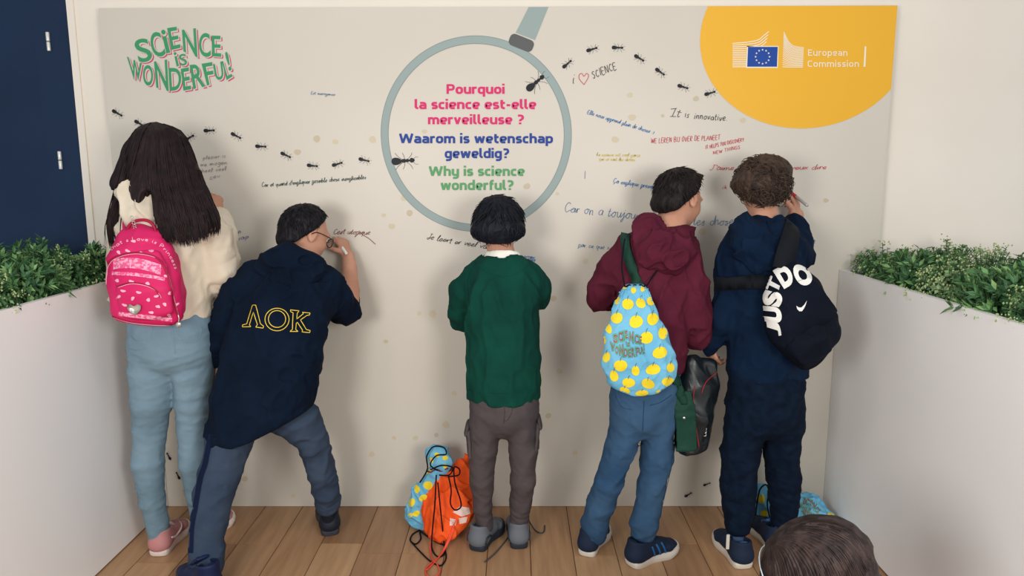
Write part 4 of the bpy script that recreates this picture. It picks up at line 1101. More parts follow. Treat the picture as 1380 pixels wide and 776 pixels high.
    # curved lettering over the top
    def surf_hand(txt, pts, xh, m, w_, target, parent, seed=0, name='lettering'):
        rnd = random.Random(seed); cc = catmull([np.array(p, float) for p in pts], 8); cum = [0]
        for i in range(1, len(cc)): cum.append(cum[-1]+np.linalg.norm(cc[i]-cc[i-1]))
        tw_ = sum((.75 if ch == ' ' else GLY[ch][0]+.22) for ch in txt); x = 0; V = []; F = []
        for ch in txt:
            if ch == ' ': x += .75; continue
            gw, st = GLY[ch]
            for s_ in st:
                q = []
                for a, b_ in s_:
                    d_ = (x+a)/tw_*cum[-1]; i = min(max(np.searchsorted(cum, d_)-1, 0), len(cc)-2); u = (d_-cum[i])/max(cum[i+1]-cum[i], 1e-6); p = cc[i]+(cc[i+1]-cc[i])*u
                    tg = nrm(cc[i+1]-cc[i]); q.append(p+np.array([tg[1], -tg[0]])*b_*xh)
                q = catmull(q, 3); 
                if len(q) > 1: addrib(q, w_, V, F)
            x += gw+.22
        return decal(name, target, V, F, m, parent, .0018, 2.5)
    surf_hand('that s Love is Princess', [(150, 338), (165, 328), (186, 324), (208, 328), (226, 343), (236, 364)], 2.4, Pk3, .8, nm, BP, 4)
    for pts, w_, m in (([(146, 420), (142, 375), (148, 352), (166, 343), (188, 341), (212, 348), (224, 366), (234, 405), (240, 428)], .0035, Pk4), ([(158, 386), (176, 381), (196, 384), (210, 391), (216, 400)], .0026, Pk4), ([(146, 424), (170, 432), (200, 436), (236, 437)], .003, Pk4)):
        q = surf_line(nm, pts, .001); mb = MB(); mb.tube(q, w_, 6); mb.build('zip', m, BP, True)
        q2 = surf_line(nm, [(x+1.5, y+1.5) for x, y in pts], .002); mb = MB(); mb.tube(q2, .0012, 5); mb.build('zip_edge', Pk3, BP, True)
    hp_ = [(182, 424), (174, 417), (173, 411.5), (177, 409.5), (181.5, 412), (186, 409.5), (190.5, 411.5), (189.5, 418)]
    cpt = hit(nm, 182, 416, .004); hv = [hit(nm, x, y, .010) for x, y in catmull([np.array(p) for p in hp_], 3, True)]
    if all(q is not None for q in hv):
        hv0 = [q+raydir(182, 416)*.006 for q in hv]; n = len(hv); hc = cpt-raydir(182, 416)*.012
        meshobj('heart_charm', np.array(hv+hv0+[hc]), [(i, (i+1) % n, n+(i+1) % n, n+i) for i in range(n)]+[(i, (i+1) % n, 2*n) for i in range(n)], Sil, BP, True)['label'] = 'silver heart charm'
    for (x, y) in ((240, 424), (147, 390)):
        p = P(x, y, -.60 if x > 200 else -.59); mb = MB(); mb.tube(catmull([p, p+np.array([.002, 0, -.012]), p+np.array([0, 0, -.026])], 4), .0022, 5); o = mb.build('zip_pull', Sil, BP, True)
        mb = MB(); mb.lathe([(0, -.004), (.009, -.003), (.010, 0), (.009, .003), (0, .004)], p+np.array([0, -.002, -.034]), (0, 1, .2), 14); mb.build('charm', Sil, o, True)
    mb = MB(); mb.tube(catmull([P(170, 328, -.545), P(172, 308, -.55), P(182, 298, -.55), P(198, 297, -.55), P(208, 306, -.55), P(211, 326, -.54)], 5), .0055, 8); mb.build('top_handle', Pk4, BP, True)
    for a_, b_, c_ in (((170, 326, -.5), (168, 296, -.46), (184, 283, -.40)), ((214, 328, -.5), (236, 300, -.44), (240, 288, -.42))):
        mb = MB(); mb.tube(catmull([P(*a_), P(*b_), P(*c_), P(c_[0], c_[1]+30, -.30)], 5), .006, 8); mb.build('shoulder_strap', Pk2, BP, True)
    mb = MB()
    for k in range(7):
        c = P(178+k*1.0, 293+k*3.6, -.555); a = k*1.57
        mb.tube([c+.005*np.array([math.cos(q), math.sin(a)*math.sin(q)*.6, math.sin(q)]) for q in np.linspace(0, 6.28, 9)], .0014, 4)
    mb.build('chain', Sil, BP, True)
    PEOPLE['girl'] = t
girl()

# ======================= helpers shared by the boys
def seams(target, lines, r, m, parent, name='seam'):
    for pts in lines:
        q = surf_line(target, pts, .001)
        if len(q) > 2: mb = MB(); mb.tube(q, r, 4); mb.build(name, m, parent, True)
def pen(label, a, b, r, m_body, m_cap, capfrac=.3):
    a, b = np.array(a, float), np.array(b, float); L = np.linalg.norm(b-a); u = (b-a)/L; t = thing('marker_pen', label, 'pen', a)
    mb = MB(); mb.lathe([(0, 0), (r*.85, .001), (r, .004), (r, L*(1-capfrac)), (r*.9, L*(1-capfrac)+.001)], a, u, 12); mb.build('barrel', m_body, t, True)
    mb = MB(); mb.lathe([(r*1.02, L*(1-capfrac)), (r*1.1, L*(1-capfrac)+.002), (r*1.05, L*.93), (r*.6, L*.96), (.0015, L*.985), (.0008, L)], a, u, 12); mb.build('cap', m_cap, t, True)
    return t
DK = [folds(.006, (12, 12, 7), 51, .4), folds(.0035, (28, 28, 15), 52, -.5)]

# ======================= boy in black hoodie, writing
def boy_black():
    t = thing('person', 'child in a black hoodie and grey trousers leaning in, wearing glasses', 'person', G(340, 745))
    H = P(411, 309, -.25); M = frame(47, 24, 4); hp, L = head_prims(H, M, .98)
    torso = S([(404, 352, -.29, 26, .06), (400, 372, -.32, 46, .09), (390, 400, -.36, 62, .11), (374, 440, -.40, 64, .118), (367, 480, -.43, 68, .12), (357, 520, -.45, 68, .12), (350, 550, -.46, 70, .12), (345, 590, -.47, 68, .12)], .03)
    aL = S([(350, 376, -.34, 26, .07), (325, 398, -.36, 25, .065), (303, 435, -.38, 20, .055), (296, 462, -.37, 17), (292, 480, -.35, 14, .035)], .025, rings=[(.5, 1, .004, 26, 1)])
    aR = S([(432, 384, -.31, 30, .075), (452, 404, -.26, 25, .065), (464, 418, -.21, 22, .055), (470, 406, -.17, 16, .045)], .03, rings=[(.6, 1, .003, 30, 2)])
    fR = S([(469, 418, -.20, 15, .036), (472, 392, -.16, 12.5, .033), (471, 360, -.10, 9.5, .027), (469, 344, -.075, 8.5, .023)], .01)
    fL = S([(294, 470, -.36, 13, .03), (290, 492, -.33, 8, .02)], .01)
    pel = S([(345, 510, -.44, 50, .11), (348, 540, -.45, 50, .115)], .02)
    lL = S([(322, 560, -.47, 28, .085), (309.5, 594, -.475, 31, .088), (297, 633, -.51, 27.5, .078), (287, 671, -.54, 25.5, .07), (281, 709, -.57, 23.5, .062), (279, 742, -.59, 23, .056), (278, 762, -.60, 24, .055)], .02, rings=[(.8, 1.05, .005, 30, 3)])
    lR = S([(372, 545, -.43, 36, .09), (402, 566, -.40, 29, .08), (422, 594, -.37, 21, .066), (433, 633, -.33, 18.5, .06), (439, 660, -.30, 18, .055), (442, 677, -.265, 17.5, .05)], .02, rings=[(.25, .6, .004, 26, 4), (.8, 1.05, .004, 34, 5)])
    wR = P(469, 344, -.075); hR, tR = hand_prims(wR, P(461, 325, -.05)-wR, np.array([-.75, .65, .1]), .86, (1.0, .85, .9, 1.0), .7, 1, tcurl=.8)
    wL = P(290, 490, -.33); hL, _ = hand_prims(wL, P(292, 520, -.33)-wL, np.array([.8, .5, .1]), .86, (.5, .5, .55, .6), .5, -1)
    neck = S([(410, 322, -.25, 18), (405, 352, -.30, 22)], .02)
    ft = S([(277, 758, -.6, 12), (276, 772, -.6, 12)], .02); ft2 = S([(442, 672, -.285, 11), (443, 706, -.27, 11)], .02)
    bd = body(t, hp+[neck, scaled(trim(torso), .78), scaled(aL, .6), scaled(aR, .6), fR, fL, scaled(pel, .85), scaled(lL, .75), scaled(lR, .75), ]+hR+hL)
    eyes(L, M, .98, bd)
    for q in ([(277, 755, -.6, 13), (276, 772, -.6, 13)], [(442, 672, -.26, 12), (443, 700, -.25, 10)]): sock(t, q, fabric('sock_dark', (24, 28, 36)))
    K = fabric('black_fleece', (5, 18, 36), (9, 24, 43))
    hd = sculpt_obj('hoodie', [torso, aL, aR, cutline((282, 594), (339, 589), -.47, .01), cutline((330, 591), (424, 547), -.45, .015)], K, t, .0058, DK)
    hood = sculpt_obj('hood', [S([(366, 360, -.37, 22, .05), (388, 352, -.41, 26, .055), (414, 358, -.39, 24, .05), (427, 362, -.32, 12, .045)], .03), S([(384, 372, -.43, 26, .04), (410, 384, -.42, 20, .03)], .03),
           dict(S([(408, 333, -.30, 22, .055), (406, 346, -.31, 20, .05)], .01), op=-1)], K, hd, .004, [folds(.006, (22, 22, 12), 55, 1.2)])
    # greek style letters in yellow outline
    Y_ = mat('letter_yellow', (222, 190, 60), .6); nm = [hd.name]
    Zb = lambda x, y: (240+x/3.104, 250+y/3.104)
    lam = [(270, 583), (288, 578), (312, 500), (325, 500), (345, 578), (358, 588), (356, 596), (325, 592), (332, 582), (315, 530), (299, 582), (305, 590), (270, 591)]
    kk = [(470, 520), (506, 524), (498, 534), (496, 558), (524, 536), (520, 530), (552, 533), (550, 541), (538, 543), (512, 562), (536, 602), (552, 606), (550, 615), (518, 612), (520, 604), (499, 572), (494, 576), (492, 602), (502, 610), (468, 610), (478, 601), (481, 532), (471, 528)]
    def outline(pts, closed=True):
        q = []; pts = pts+[pts[0]] if closed else pts
        for a, b in zip(pts[:-1], pts[1:]):
            for k in range(4): q.append(np.array(a)*(1-k/4)+np.array(b)*k/4)
        q.append(np.array(pts[-1])); V, F = ribbon2([Zb(*p) for p in q], .95); return V, F
    for pts in (lam, kk, [(414+50*math.cos(a), 560+47*math.sin(a)) for a in np.linspace(0, 6.2, 30)], [(414+36*math.cos(a), 558+35*math.sin(a)) for a in np.linspace(0, 6.2, 26)]):
        V, F = outline(pts); decal('lettering', nm, V, F, Y_, hd, .002, 2)
    Tg = fabric('grey_sweatpants', (50, 64, 84), (60, 74, 94)); 
    tr = sculpt_obj('trousers', [pel, lL, lR, cutline((280, 500), (420, 500), -.45, flip=True)], Tg, t, .0058, [folds(.0035, (9, 9, 20), 57, .7), folds(.0015, (24, 24, 50), 58, -.5)])
    V, F = ribbon2(catmull([(284, 585), (277, 633-10), (270, 645), (263, 685), (258.5, 710), (257, 745)], 6), 7); decal('side_stripe', [tr.name], V, F, fabric('navy_stripe', (14, 26, 52)), tr, .002, 3)
    Bk = mat('boot_black', (18, 26, 40), .55, spec=.4); So = mat('boot_sole', (52, 56, 66), .7); Nb = mat('shoe_blue', (14, 30, 66), .6)
    shoe(t, (446, 723), (437, 682), .235, (Bk, So, Bk, Bk), 'boot', label='black high-top boot')
    shoe(t, (290, 808), (251, 776), .24, (Nb, So, Nb, Nb), 'boot', label='navy blue high-top boot')
    HM = hairmat('hair_black', (12, 12, 18), (24, 22, 28))
    hair_cap(H, M, (.090, .104, .102), HM, t, 5, front=.30, nape=-1.05, tl=.035, tw=.0045, lift=.005, mess=.35, side=-.15, tuft=1500, blobs=[(0, -.042, -.056, .068, .048, .046)])
    # glasses: top-level, worn
    g = thing('glasses', 'thin dark-framed glasses on the child in the black hoodie', 'glasses', L(0, .1, -.02)); GM = mat('glasses_frame', (24, 26, 32), .3)
    mb = MB()
    gl = mat('lens', (235, 240, 245), .05); gl.node_tree.nodes['Principled BSDF'].inputs['Transmission Weight'].default_value = .95; gl.node_tree.nodes['Principled BSDF'].inputs['IOR'].default_value = 1.02
    for sx in (1, -1):
        pts = [L(sx*.031+.023*math.cos(a), .108-.006*abs(math.cos(a)), -.018+.018*math.sin(a)) for a in np.linspace(0, 6.283, 22)]
        mb = MB(); mb.tube(pts, .0019, 6); mb.build('rim', GM, g, True); meshobj('lens', np.array(pts[:-1]), [tuple(range(21))], gl, g, False)
        mb = MB(); mb.tube(catmull([L(sx*.053, .104, -.012), L(sx*.078, .070, -.010), L(sx*.086, .010, -.010), L(sx*.087, -.012, -.024)], 4), .0018, 6); mb.build('temple', GM, g, True)
    mb = MB(); mb.tube(catmull([L(-.009, .110, -.014), L(0, .113, -.010), L(.009, .110, -.014)], 3), .0019, 6); mb.build('bridge', GM, g, True)
    tip = P(455, 331, -.035)
    pen('white marker held by the child in the black hoodie', P(467, 342, -.115), P(452, 320, -.008), .0062, mat('pen_white', (226, 226, 222), .35), mat('pen_dark', (40, 40, 44), .4), .22)
boy_black()

# ======================= middle boy in green sweater
def boy_green():
    t = thing('person', 'black-haired child in a dark green sweater and taupe cargo trousers', 'person', G(678, 740))
    H = P(672, 301, -.27); M = frame(3, 12, 0); hp, L = head_prims(H, M, .98)
    torso = S([(678, 352, -.29, 24, .055), (677, 368, -.32, 44, .085), (677, 400, -.34, 50, .105), (678, 440, -.35, 50, .112), (679, 480, -.36, 50.5, .115), (678, 515, -.365, 49.5, .115), (678, 545, -.365, 49, .115)], .02)
    aL = S([(640, 372, -.31, 18, .055), (626, 392, -.29, 18, .055), (622, 420, -.26, 16, .05), (624, 432, -.23, 14, .042)], .02, rings=[(.4, 1, .003, 28, 1)]); fL = S([(624, 432, -.22, 13, .038), (634, 415, -.13, 10, .03)], .02)
    aR = S([(714, 370, -.31, 18, .055), (724, 388, -.28, 16, .05), (725, 402, -.24, 14, .045)], .02, rings=[(.4, 1, .003, 28, 2)]); fR = S([(725, 402, -.23, 13, .038), (712, 378, -.13, 10, .03)], .02)
    pel = S([(679, 510, -.36, 46, .10), (679, 535, -.365, 46.5, .11), (679, 552, -.37, 46, .11)], .015)
    lL = S([(655, 550, -.37, 23, .085), (653, 578, -.37, 21.5, .078), (651, 605, -.37, 19.5, .068), (649, 645, -.37, 16.5, .056), (650.5, 680, -.345, 13, .046), (653.5, 708, -.33, 12, .042)], .012, rings=[(.2, .5, .002, 26, 3), (.75, 1.05, .0035, 40, 4)])
    lR = S([(703, 550, -.37, 23, .085), (703, 578, -.37, 21, .078), (705, 605, -.37, 19.5, .068), (704.5, 645, -.37, 17, .056), (702.5, 672, -.345, 15.5, .05), (699.5, 701, -.32, 13.5, .044)], .012, rings=[(.2, .5, .002, 26, 5), (.75, 1.05, .0035, 40, 6)])
    wL = P(636, 412, -.14); hL, _ = hand_prims(wL, P(650, 396, -.06)-wL, np.array([.3, .4, -.8]), .84, (.5, .4, .45, .5), .5, 1)
    wR = P(710, 374, -.13); hR, _ = hand_prims(wR, P(700, 356, -.06)-wR, np.array([-.7, .6, 0]), .84, (.9, .85, .9, .95), .7, 1)
    neck = S([(672, 322, -.27, 16.5), (677, 352, -.30, 20, .055)], .02)
    ft = S([(653, 700, -.38, 9), (650, 728, -.37, 9)], .02); ft2 = S([(700, 696, -.37, 9), (700, 724, -.36, 9)], .02)
    bd = body(t, hp+[neck, scaled(trim(torso), .8), scaled(aL, .6), scaled(fL, .7), scaled(aR, .6), scaled(fR, .7), scaled(pel, .85), scaled(lL, .75), scaled(lR, .75), ]+hL+hR); eyes(L, M, .98, bd)
    for q in ([(653, 698, -.33, 9.5), (652, 722, -.325, 9)], [(700, 692, -.32, 10), (699, 718, -.315, 9)]): sock(t, q, fabric('sock_dark', (24, 28, 36)))
    Gn = fabric('green_sweatshirt', (9, 56, 48), (12, 66, 55), bscale=600)
    ncut = dict(t='loft', st=[(P(677, 338, -.305), RM(27, -.3), .066), (P(677, 353, -.325), RM(25, -.3), .060)], k=.006, op=-1, side=None, rings=None)
    sw = sculpt_obj('sweater', [torso, aL, fL, aR, fR, ncut, cutline((620, 536), (740, 537), -.36, .01)], Gn, t, .0058, [folds(.0055, (14, 14, 5), 61, .1), folds(.0022, (30, 30, 14), 62, .5)])
    tee = sculpt_obj('t_shirt', [S([(677, 350, -.31, 25.5, .060), (677, 362, -.32, 30, .07)], .01), dict(ncut, st=[(P(677, 334, -.295), RM(23, -.3), .056), (P(677, 345, -.300), RM(20, -.3), .05)], k=.003)], fabric('white_cotton', (222, 220, 208)), t, .004)
    seams([sw.name], [[(640, 352), (650, 364), (678, 372), (704, 364), (714, 352)]], .0012, fabric('green_rib', (8, 60, 48)), sw)
    seams([sw.name], [[(626, 524), (676, 530), (730, 524)], [(636, 362), (630, 380), (632, 410), (630, 440)], [(722, 360), (728, 380), (727, 412)]], .0010, fabric('green_rib', (8, 60, 48)), sw)
    Tp = fabric('taupe_twill', (72, 66, 69), (82, 75, 76)); 
    tr = sculpt_obj('cargo_trousers', [pel, lL, lR, cutline((600, 505), (750, 505), -.36, flip=True)], Tp, t, .0056, [folds(.0022, (9, 9, 20), 63, .7), folds(.0014, (22, 22, 48), 64, -.6)])
    for c, r, n_ in (((629.5, 577, -.37, 4.5, .05), 0, 'l'), ((727, 568, -.37, 4.5, .05), 0, 'r')):
        x, y, Yd, w_, d_ = c; sg = -1 if x < 680 else 1
        sculpt_obj('pocket', [S([(x-sg*3, y, Yd, w_, d_), (x-sg*5, y+34, Yd, w_*.9, d_*.9)], .01)], Tp, tr, .004, [folds(.002, (30, 30, 30), 66)])
        sculpt_obj('pocket_flap', [S([(x-sg*1.5, y-6, Yd, 3.5, d_*1.02), (x+sg*.8, y+5, Yd, 3.5, d_*.98)], .006)], Tp, tr, .0035)
    seams([tr.name], [[(679, 542), (680, 556), (679, 570)], [(689, 541), (690, 553), (684, 566), (678, 566)]], .0011, fabric('taupe_dark', (60, 55, 56)), tr)
    Gy = mat('shoe_grey', (98, 104, 112), .7, bump=.3, bscale=700); Ch = mat('shoe_charcoal', (38, 46, 58), .6); Wh = mat('lace_grey', (84, 84, 88), .8)
    o1, L1, s1 = shoe(t, (641, 744), (676, 704), .225, (Gy, Ch, Ch, Wh), label='grey runner with charcoal sole'); o2, L2, s2 = shoe(t, (700, 741), (694, 699), .225, (Gy, Ch, Ch, Wh), label='grey runner with charcoal sole')
    for o_, L_ in ((o1, L1), (o2, L2)):
        mb = MB()
        for sx in (1, -1):
            bt = bvh([o_.name]); pts = []
            for (y, z) in catmull([np.array(v) for v in ((.05, .035), (.08, .055), (.2, .055), (.3, .04))], 4):
                r = bt.ray_cast(Vector(L_(sx*.09, y, z)), Vector(-sx*(L_(1, 0, 0)-L_(0, 0, 0))))
                if r[0] is not None: pts.append(np.array(r[0]))
            if len(pts) > 2: mb = MB(); mb.tube(pts, .005, 6); mb.build('heel_overlay', Ch, o_, True)
    for pts in ([(712, 700, .07), (716, 707, .03), (721, 714, .005), (728, 718, .004), (733, 716, .004), (734, 708, .004)], [(686, 710, .03), (684, 724, .004), (672, 740, .004), (662, 750, .004), (653, 757, .004)]):
        mb = MB(); mb.tube(catmull([G(*p) for p in pts], 5), .0028, 6); mb.build('loose_lace', mat('lace_dark', (70, 70, 74), .8), o2, True)
    HM = hairmat('hair_blueblack', (6, 10, 20), (14, 19, 32))
    hair_cap(H, M, (.098, .112, .112), HM, t, 8, front=.25, nape=-.80, tl=.075, tw=.0062, lift=.010, mess=.5, side=-.75, tuft=1100, blobs=[(.0, -.03, -.035, .101, .075, .055)])
    pen('slim blue marker held by the child in the green sweater', P(706, 366, -.10), P(711, 350, -.006), .005, mat('pen_blue', (40, 110, 190), .35), mat('pen_dark', (40, 40, 44), .4), .3)
boy_green()


def strap_geo(pts, hw, m, par, name='shoulder_strap', th=.004, on=None, off=.006):
    """flat webbing strap; 2-tuples are laid on the surface of the named clothes"""
    q = []
    for p_ in pts:
        if len(p_) == 2:
            h_ = hit(on, p_[0], p_[1], off)
            if h_ is not None: q.append(h_)
        else: q.append(P(*p_))
    c = catmull(q, 6); V = []; F = []; k_ = len(c); hws = hw if hasattr(hw, '__len__') else (hw, hw); bt = bvh(on) if on else None
    for i, q in enumerate(c):
        tt = nrm(c[min(i+1, k_-1)]-c[max(i-1, 0)]); nn = np.array([0, -1., .25])
        if bt:
            r = bt.find_nearest(Vector(q)); nn = np.array(r[1]); nn = nn if (q-np.array(r[0]))@nn > 0 else nn
        sd = nrm(np.cross(tt, nn)); nn = nrm(np.cross(sd, tt)); w_ = hws[0]+(hws[1]-hws[0])*i/(k_-1)
        for a_, b_ in ((1, 1), (-1, 1), (-1, -1), (1, -1)): V.append(q+sd*w_*a_+nn*th/2*b_)
    for i in range(k_-1):
        for k in range(4): F.append((i*4+k, i*4+(k+1) % 4, i*4+4+(k+1) % 4, i*4+4+k))
    F += [(0, 1, 2, 3), (4*k_-4, 4*k_-3, 4*k_-2, 4*k_-1)]
    return meshobj(name, np.array(V), F, m, par, True)
# ======================= boy in maroon hoodie
def spots_print(nm, spots, m, parent, leaf=None):
    rr = random.Random(9)
    for i, (x, y, rx, ry) in enumerate(spots):
        V, F = blob_poly((x, y), (rx, ry), 16, .05, i, rr.uniform(-.5, .5)); decal('lemon_print', nm, V, F, m, parent, .0016, 3.5)
        if leaf: V, F = ribbon2(catmull([(x-.5, y-ry*.7), (x+.3, y-ry*1.25), (x+1.6, y-ry*1.5)], 3), .7); decal('stalk_print', nm, V, F, leaf, parent, .0022, 3)
M_bagblue = fabric('bag_sky_blue', (104, 176, 212), (120, 188, 220), rough=.75); M_lemon = fabric('print_lemon', (232, 208, 42), (240, 216, 58), rough=.75)
M_ol = fabric('print_outline', (84, 92, 70)); M_cord = fabric('cord_black', (14, 16, 24)); M_logoT = fabric('print_teal_green', (70, 150, 120)); M_logoR = fabric('print_wine', (150, 60, 60))
def logo_print(nm, quad, parent, nmx='lettering'):
    """the hand drawn two line print: quad = TL,TR,BR,BL in pixels"""
    TL, TR, BR, BL = [np.array(q, float) for q in quad]; xs = [q[i] for _, q in logo for i in (0, 2, 4, 6)]; ys = [q[i] for _, q in logo for i in (1, 3, 5, 7)]
    x0, x1, y0, y1 = min(xs), max(xs), min(ys), max(ys)
    mp = lambda x, y: (TL*(1-(x-x0)/(x1-x0))+TR*(x-x0)/(x1-x0))*(1-(y-y0)/(y1-y0))+(BL*(1-(x-x0)/(x1-x0))+BR*(x-x0)/(x1-x0))*(y-y0)/(y1-y0)
    for k, (m, bold, off) in enumerate(((M_logoR, .06, .0018), (M_logoT, .0, .0026))):
        for ch, q in logo:
            V, F = glyph(ch, bold); a0, a1, b0, b1 = V[:, 0].min(), V[:, 0].max(), V[:, 1].min(), V[:, 1].max(); q = [np.array((q[i], q[i+1]), float) for i in (0, 2, 4, 6)]; out = []
            for v in V:
                u = (v[0]-a0)/(a1-a0); t_ = (v[1]-b0)/(b1-b0); c = (q[3]*(1-u)+q[2]*u)*(1-t_)+(q[0]*(1-u)+q[1]*u)*t_; out.append(mp(*c))
            decal(nmx, nm, out, F, m, parent, off, 4)
def boy_maroon():
    t = thing('person', 'dark-haired child in a maroon hoodie and blue jeans turning his head right', 'person', G(835, 752))
    H = P(915, 262, -.28); M = frame(52, 18, 3); hp, L = head_prims(H, M, .98)
    torso = S([(900, 312, -.31, 24, .06), (893, 332, -.33, 46, .09), (888, 362, -.355, 54, .108), (884, 400, -.37, 50, .112), (880, 440, -.38, 46, .112), (878, 480, -.39, 45, .112), (877, 510, -.395, 46, .115)], .025)
    aL = S([(848, 336, -.34, 20, .06), (828, 360, -.31, 20, .06), (813, 388, -.28, 18, .055), (808, 400, -.26, 15, .05)], .025, rings=[(.4, 1, .003, 26, 1)]); fL = S([(808, 402, -.25, 14, .045), (830, 404, -.17, 13, .035), (846, 392, -.11, 11, .03)], .02)
    aR = S([(922, 350, -.37, 24, .07), (931, 385, -.385, 22, .065), (937, 425, -.38, 21, .06), (938, 448, -.36, 19, .055)], .022, rings=[(.5, 1, .003, 26, 2)]); fR = S([(938, 450, -.35, 19, .05), (938, 446, -.25, 14, .04), (940, 430, -.14, 12, .03)], .02)
    pel = S([(873, 490, -.40, 45, .105), (870, 520, -.41, 46, .115), (866, 548, -.41, 44, .115)], .02)
    lL = S([(848, 540, -.42, 28, .09), (845, 570, -.42, 22.5, .08), (837, 602, -.42, 20.5, .07), (820, 652, -.42, 18.5, .06), (808, 683, -.405, 19.5, .058), (802, 705, -.39, 18.5, .055), (801, 717, -.385, 17, .052)], .02, rings=[(.25, .5, .0025, 26, 3), (.75, 1.05, .004, 40, 4)])
    lR = S([(886, 540, -.41, 28, .09), (888, 570, -.41, 22, .082), (885, 615, -.41, 21.5, .072), (879, 652, -.42, 19.5, .062), (873, 685, -.43, 18.5, .058), (868, 705, -.44, 19, .055), (867, 716, -.44, 17, .052)], .02, rings=[(.25, .5, .002, 26, 5), (.78, 1.05, .004, 40, 6)])
    wL = P(846, 392, -.14); hL, _ = hand_prims(wL, P(856, 380, -.07)-wL, np.array([.3, .5, -.6]), .84, (.5, .4, .45, .5), .5, 1)
    wR = P(940, 430, -.155); hR, _ = hand_prims(wR, P(936, 412, -.065)-wR, np.array([-.5, .6, 0]), .84, (.7, .7, .7, .7), .6, 1)
    neck = S([(910, 280, -.29, 19), (900, 316, -.33, 22)], .02)
    bd = body(t, hp+[neck, scaled(trim(torso), .8), scaled(aL, .6), scaled(fL, .7), scaled(aR, .6), scaled(fR, .7), scaled(pel, .85), scaled(lL, .75), scaled(lR, .75)]+hL+hR); eyes(L, M, .98, bd)
    for q in ([(801, 708, -.385, 11), (800, 726, -.375, 10)], [(867, 708, -.44, 12), (865, 740, -.45, 12)]): sock(t, q, fabric('sock_dark', (24, 28, 36)))
    Mr = fabric('maroon_fleece', (80, 26, 44), (92, 34, 52))
    hd = sculpt_obj('hoodie', [torso, aL, fL, aR, fR, cutline((820, 500), (935, 500), -.39, .01)], Mr, t, .0058, [folds(.006, (13, 13, 6), 71, -.3), folds(.003, (28, 28, 14), 72, .4)])
    hood = sculpt_obj('hood', [S([(872, 308, -.41, 18, .05), (884, 338, -.455, 26, .05), (902, 352, -.455, 22, .045), (920, 338, -.42, 14, .045), (926, 318, -.35, 10, .04)], .03), S([(878, 310, -.37, 16, .05), (893, 306, -.31, 15, .04)], .03), S([(905, 330, -.40, 26, .05), (915, 322, -.36, 18, .04)], .03),
             dict(S([(904, 296, -.31, 21, .06), (903, 316, -.33, 19, .055)], .012), op=-1)], Mr, hd, .004, [folds(.007, (18, 18, 14), 73, -.9), folds(.003, (40, 40, 20), 74, -.6)])
    Jn = fabric('blue_denim', (44, 74, 106), (62, 92, 122), nscale=4, bscale=700)
    tr = sculpt_obj('jeans', [pel, lL, lR, cutline((800, 488), (950, 488), -.40, flip=True)], Jn, t, .0056, [folds(.003, (9, 9, 20), 75, .7), folds(.0015, (22, 22, 50), 76, -.5)])
    js = fabric('denim_seam', (36, 58, 84))
    seams([tr.name], [[(830, 534), (838, 548), (852, 552)], [(876, 546), (890, 542), (905, 532)], [(868, 540), (867, 560), (866, 580)], [(906, 600), (903, 640), (893, 680), (887, 705)]], .0011, js, tr)
    Nb = mat('sneaker_navy', (18, 34, 58), .75, bump=.3, bscale=600); Ws = mat('sole_white', (206, 200, 190), .55); Bl = mat('stripe_blue', (32, 92, 148), .6)
    shoe(t, (789, 751), (816, 712), .225, (Nb, Ws, Nb, Nb), label='navy trainer with white sole')
    o, L0, s = shoe(t, (848, 764), (915, 738), .235, (Nb, Ws, Nb, Nb), label='navy trainer with white sole and blue stripes')
    bt = bvh([o.name])
    for k in range(3):
        pts = []
        for (y, z) in catmull([np.array(v) for v in ((.40+.11*k, .034), (.36+.11*k, .055), (.33+.11*k, .075))], 4):
            r = bt.ray_cast(Vector(L0(.09, y, z)), Vector(-(L0(1, 0, 0)-L0(0, 0, 0))))
            if r[0] is not None: pts.append(np.array(r[0]))
        if len(pts) > 2: mb = MB(); mb.tube(pts, .0042, 6); mb.build('side_stripe', Bl, o, True)
    HM = hairmat('hair_darkestbrown', (18, 14, 16), (34, 26, 26))
    hair_cap(H, M, (.090, .108, .104), HM, t, 15, front=.36, nape=-1.0, tl=.05, tw=.005, lift=.008, mess=.45, side=-.12, tuft=1500, blobs=[(0, .07, .065, .064, .050, .038), (0, -.050, -.052, .070, .050, .048)])
    # ---- drawstring bag on his back, hanging by its cord and the green strap
    B = thing('drawstring_bag', 'sky blue drawstring bag with yellow lemon print on the maroon hoodie back', 'bag', P(864, 530, -.56))
    zs = [S([(857, 385, -.515, 11, .014), (856, 398, -.525, 20, .03), (855, 420, -.54, 30, .042), (856, 450, -.55, 41, .052), (860, 480, -.56, 49, .055), (865, 503, -.56, 50, .05), (868, 516, -.555, 46, .042)], .02),
          cutline((812, 516), (850, 532), -.56, .012), cutline((850, 533), (925, 530), -.56, .012), cutline((840, 383), (875, 383), -.52, .006, True)]
    def gather(Q):
        z = Q[:, 2]; zt = P(857, 385, -.5)[2]; w_ = np.clip(1-(zt-z)/.10, 0, 1); x = Q[:, 0]-P(857, 385, -.5)[0]
        return w_*.004*np.sin(x/np.maximum(.25, .25+2.4*(zt-z))*230)
    bg = sculpt_obj('bag_body', zs, M_bagblue, B, .0038, [gather, folds(.004, (16, 16, 7), 77, .2), folds(.002, (34, 34, 20), 78, -.5)])
    Zc = lambda x, y: (780+x/2.876, 350+y/2.876)
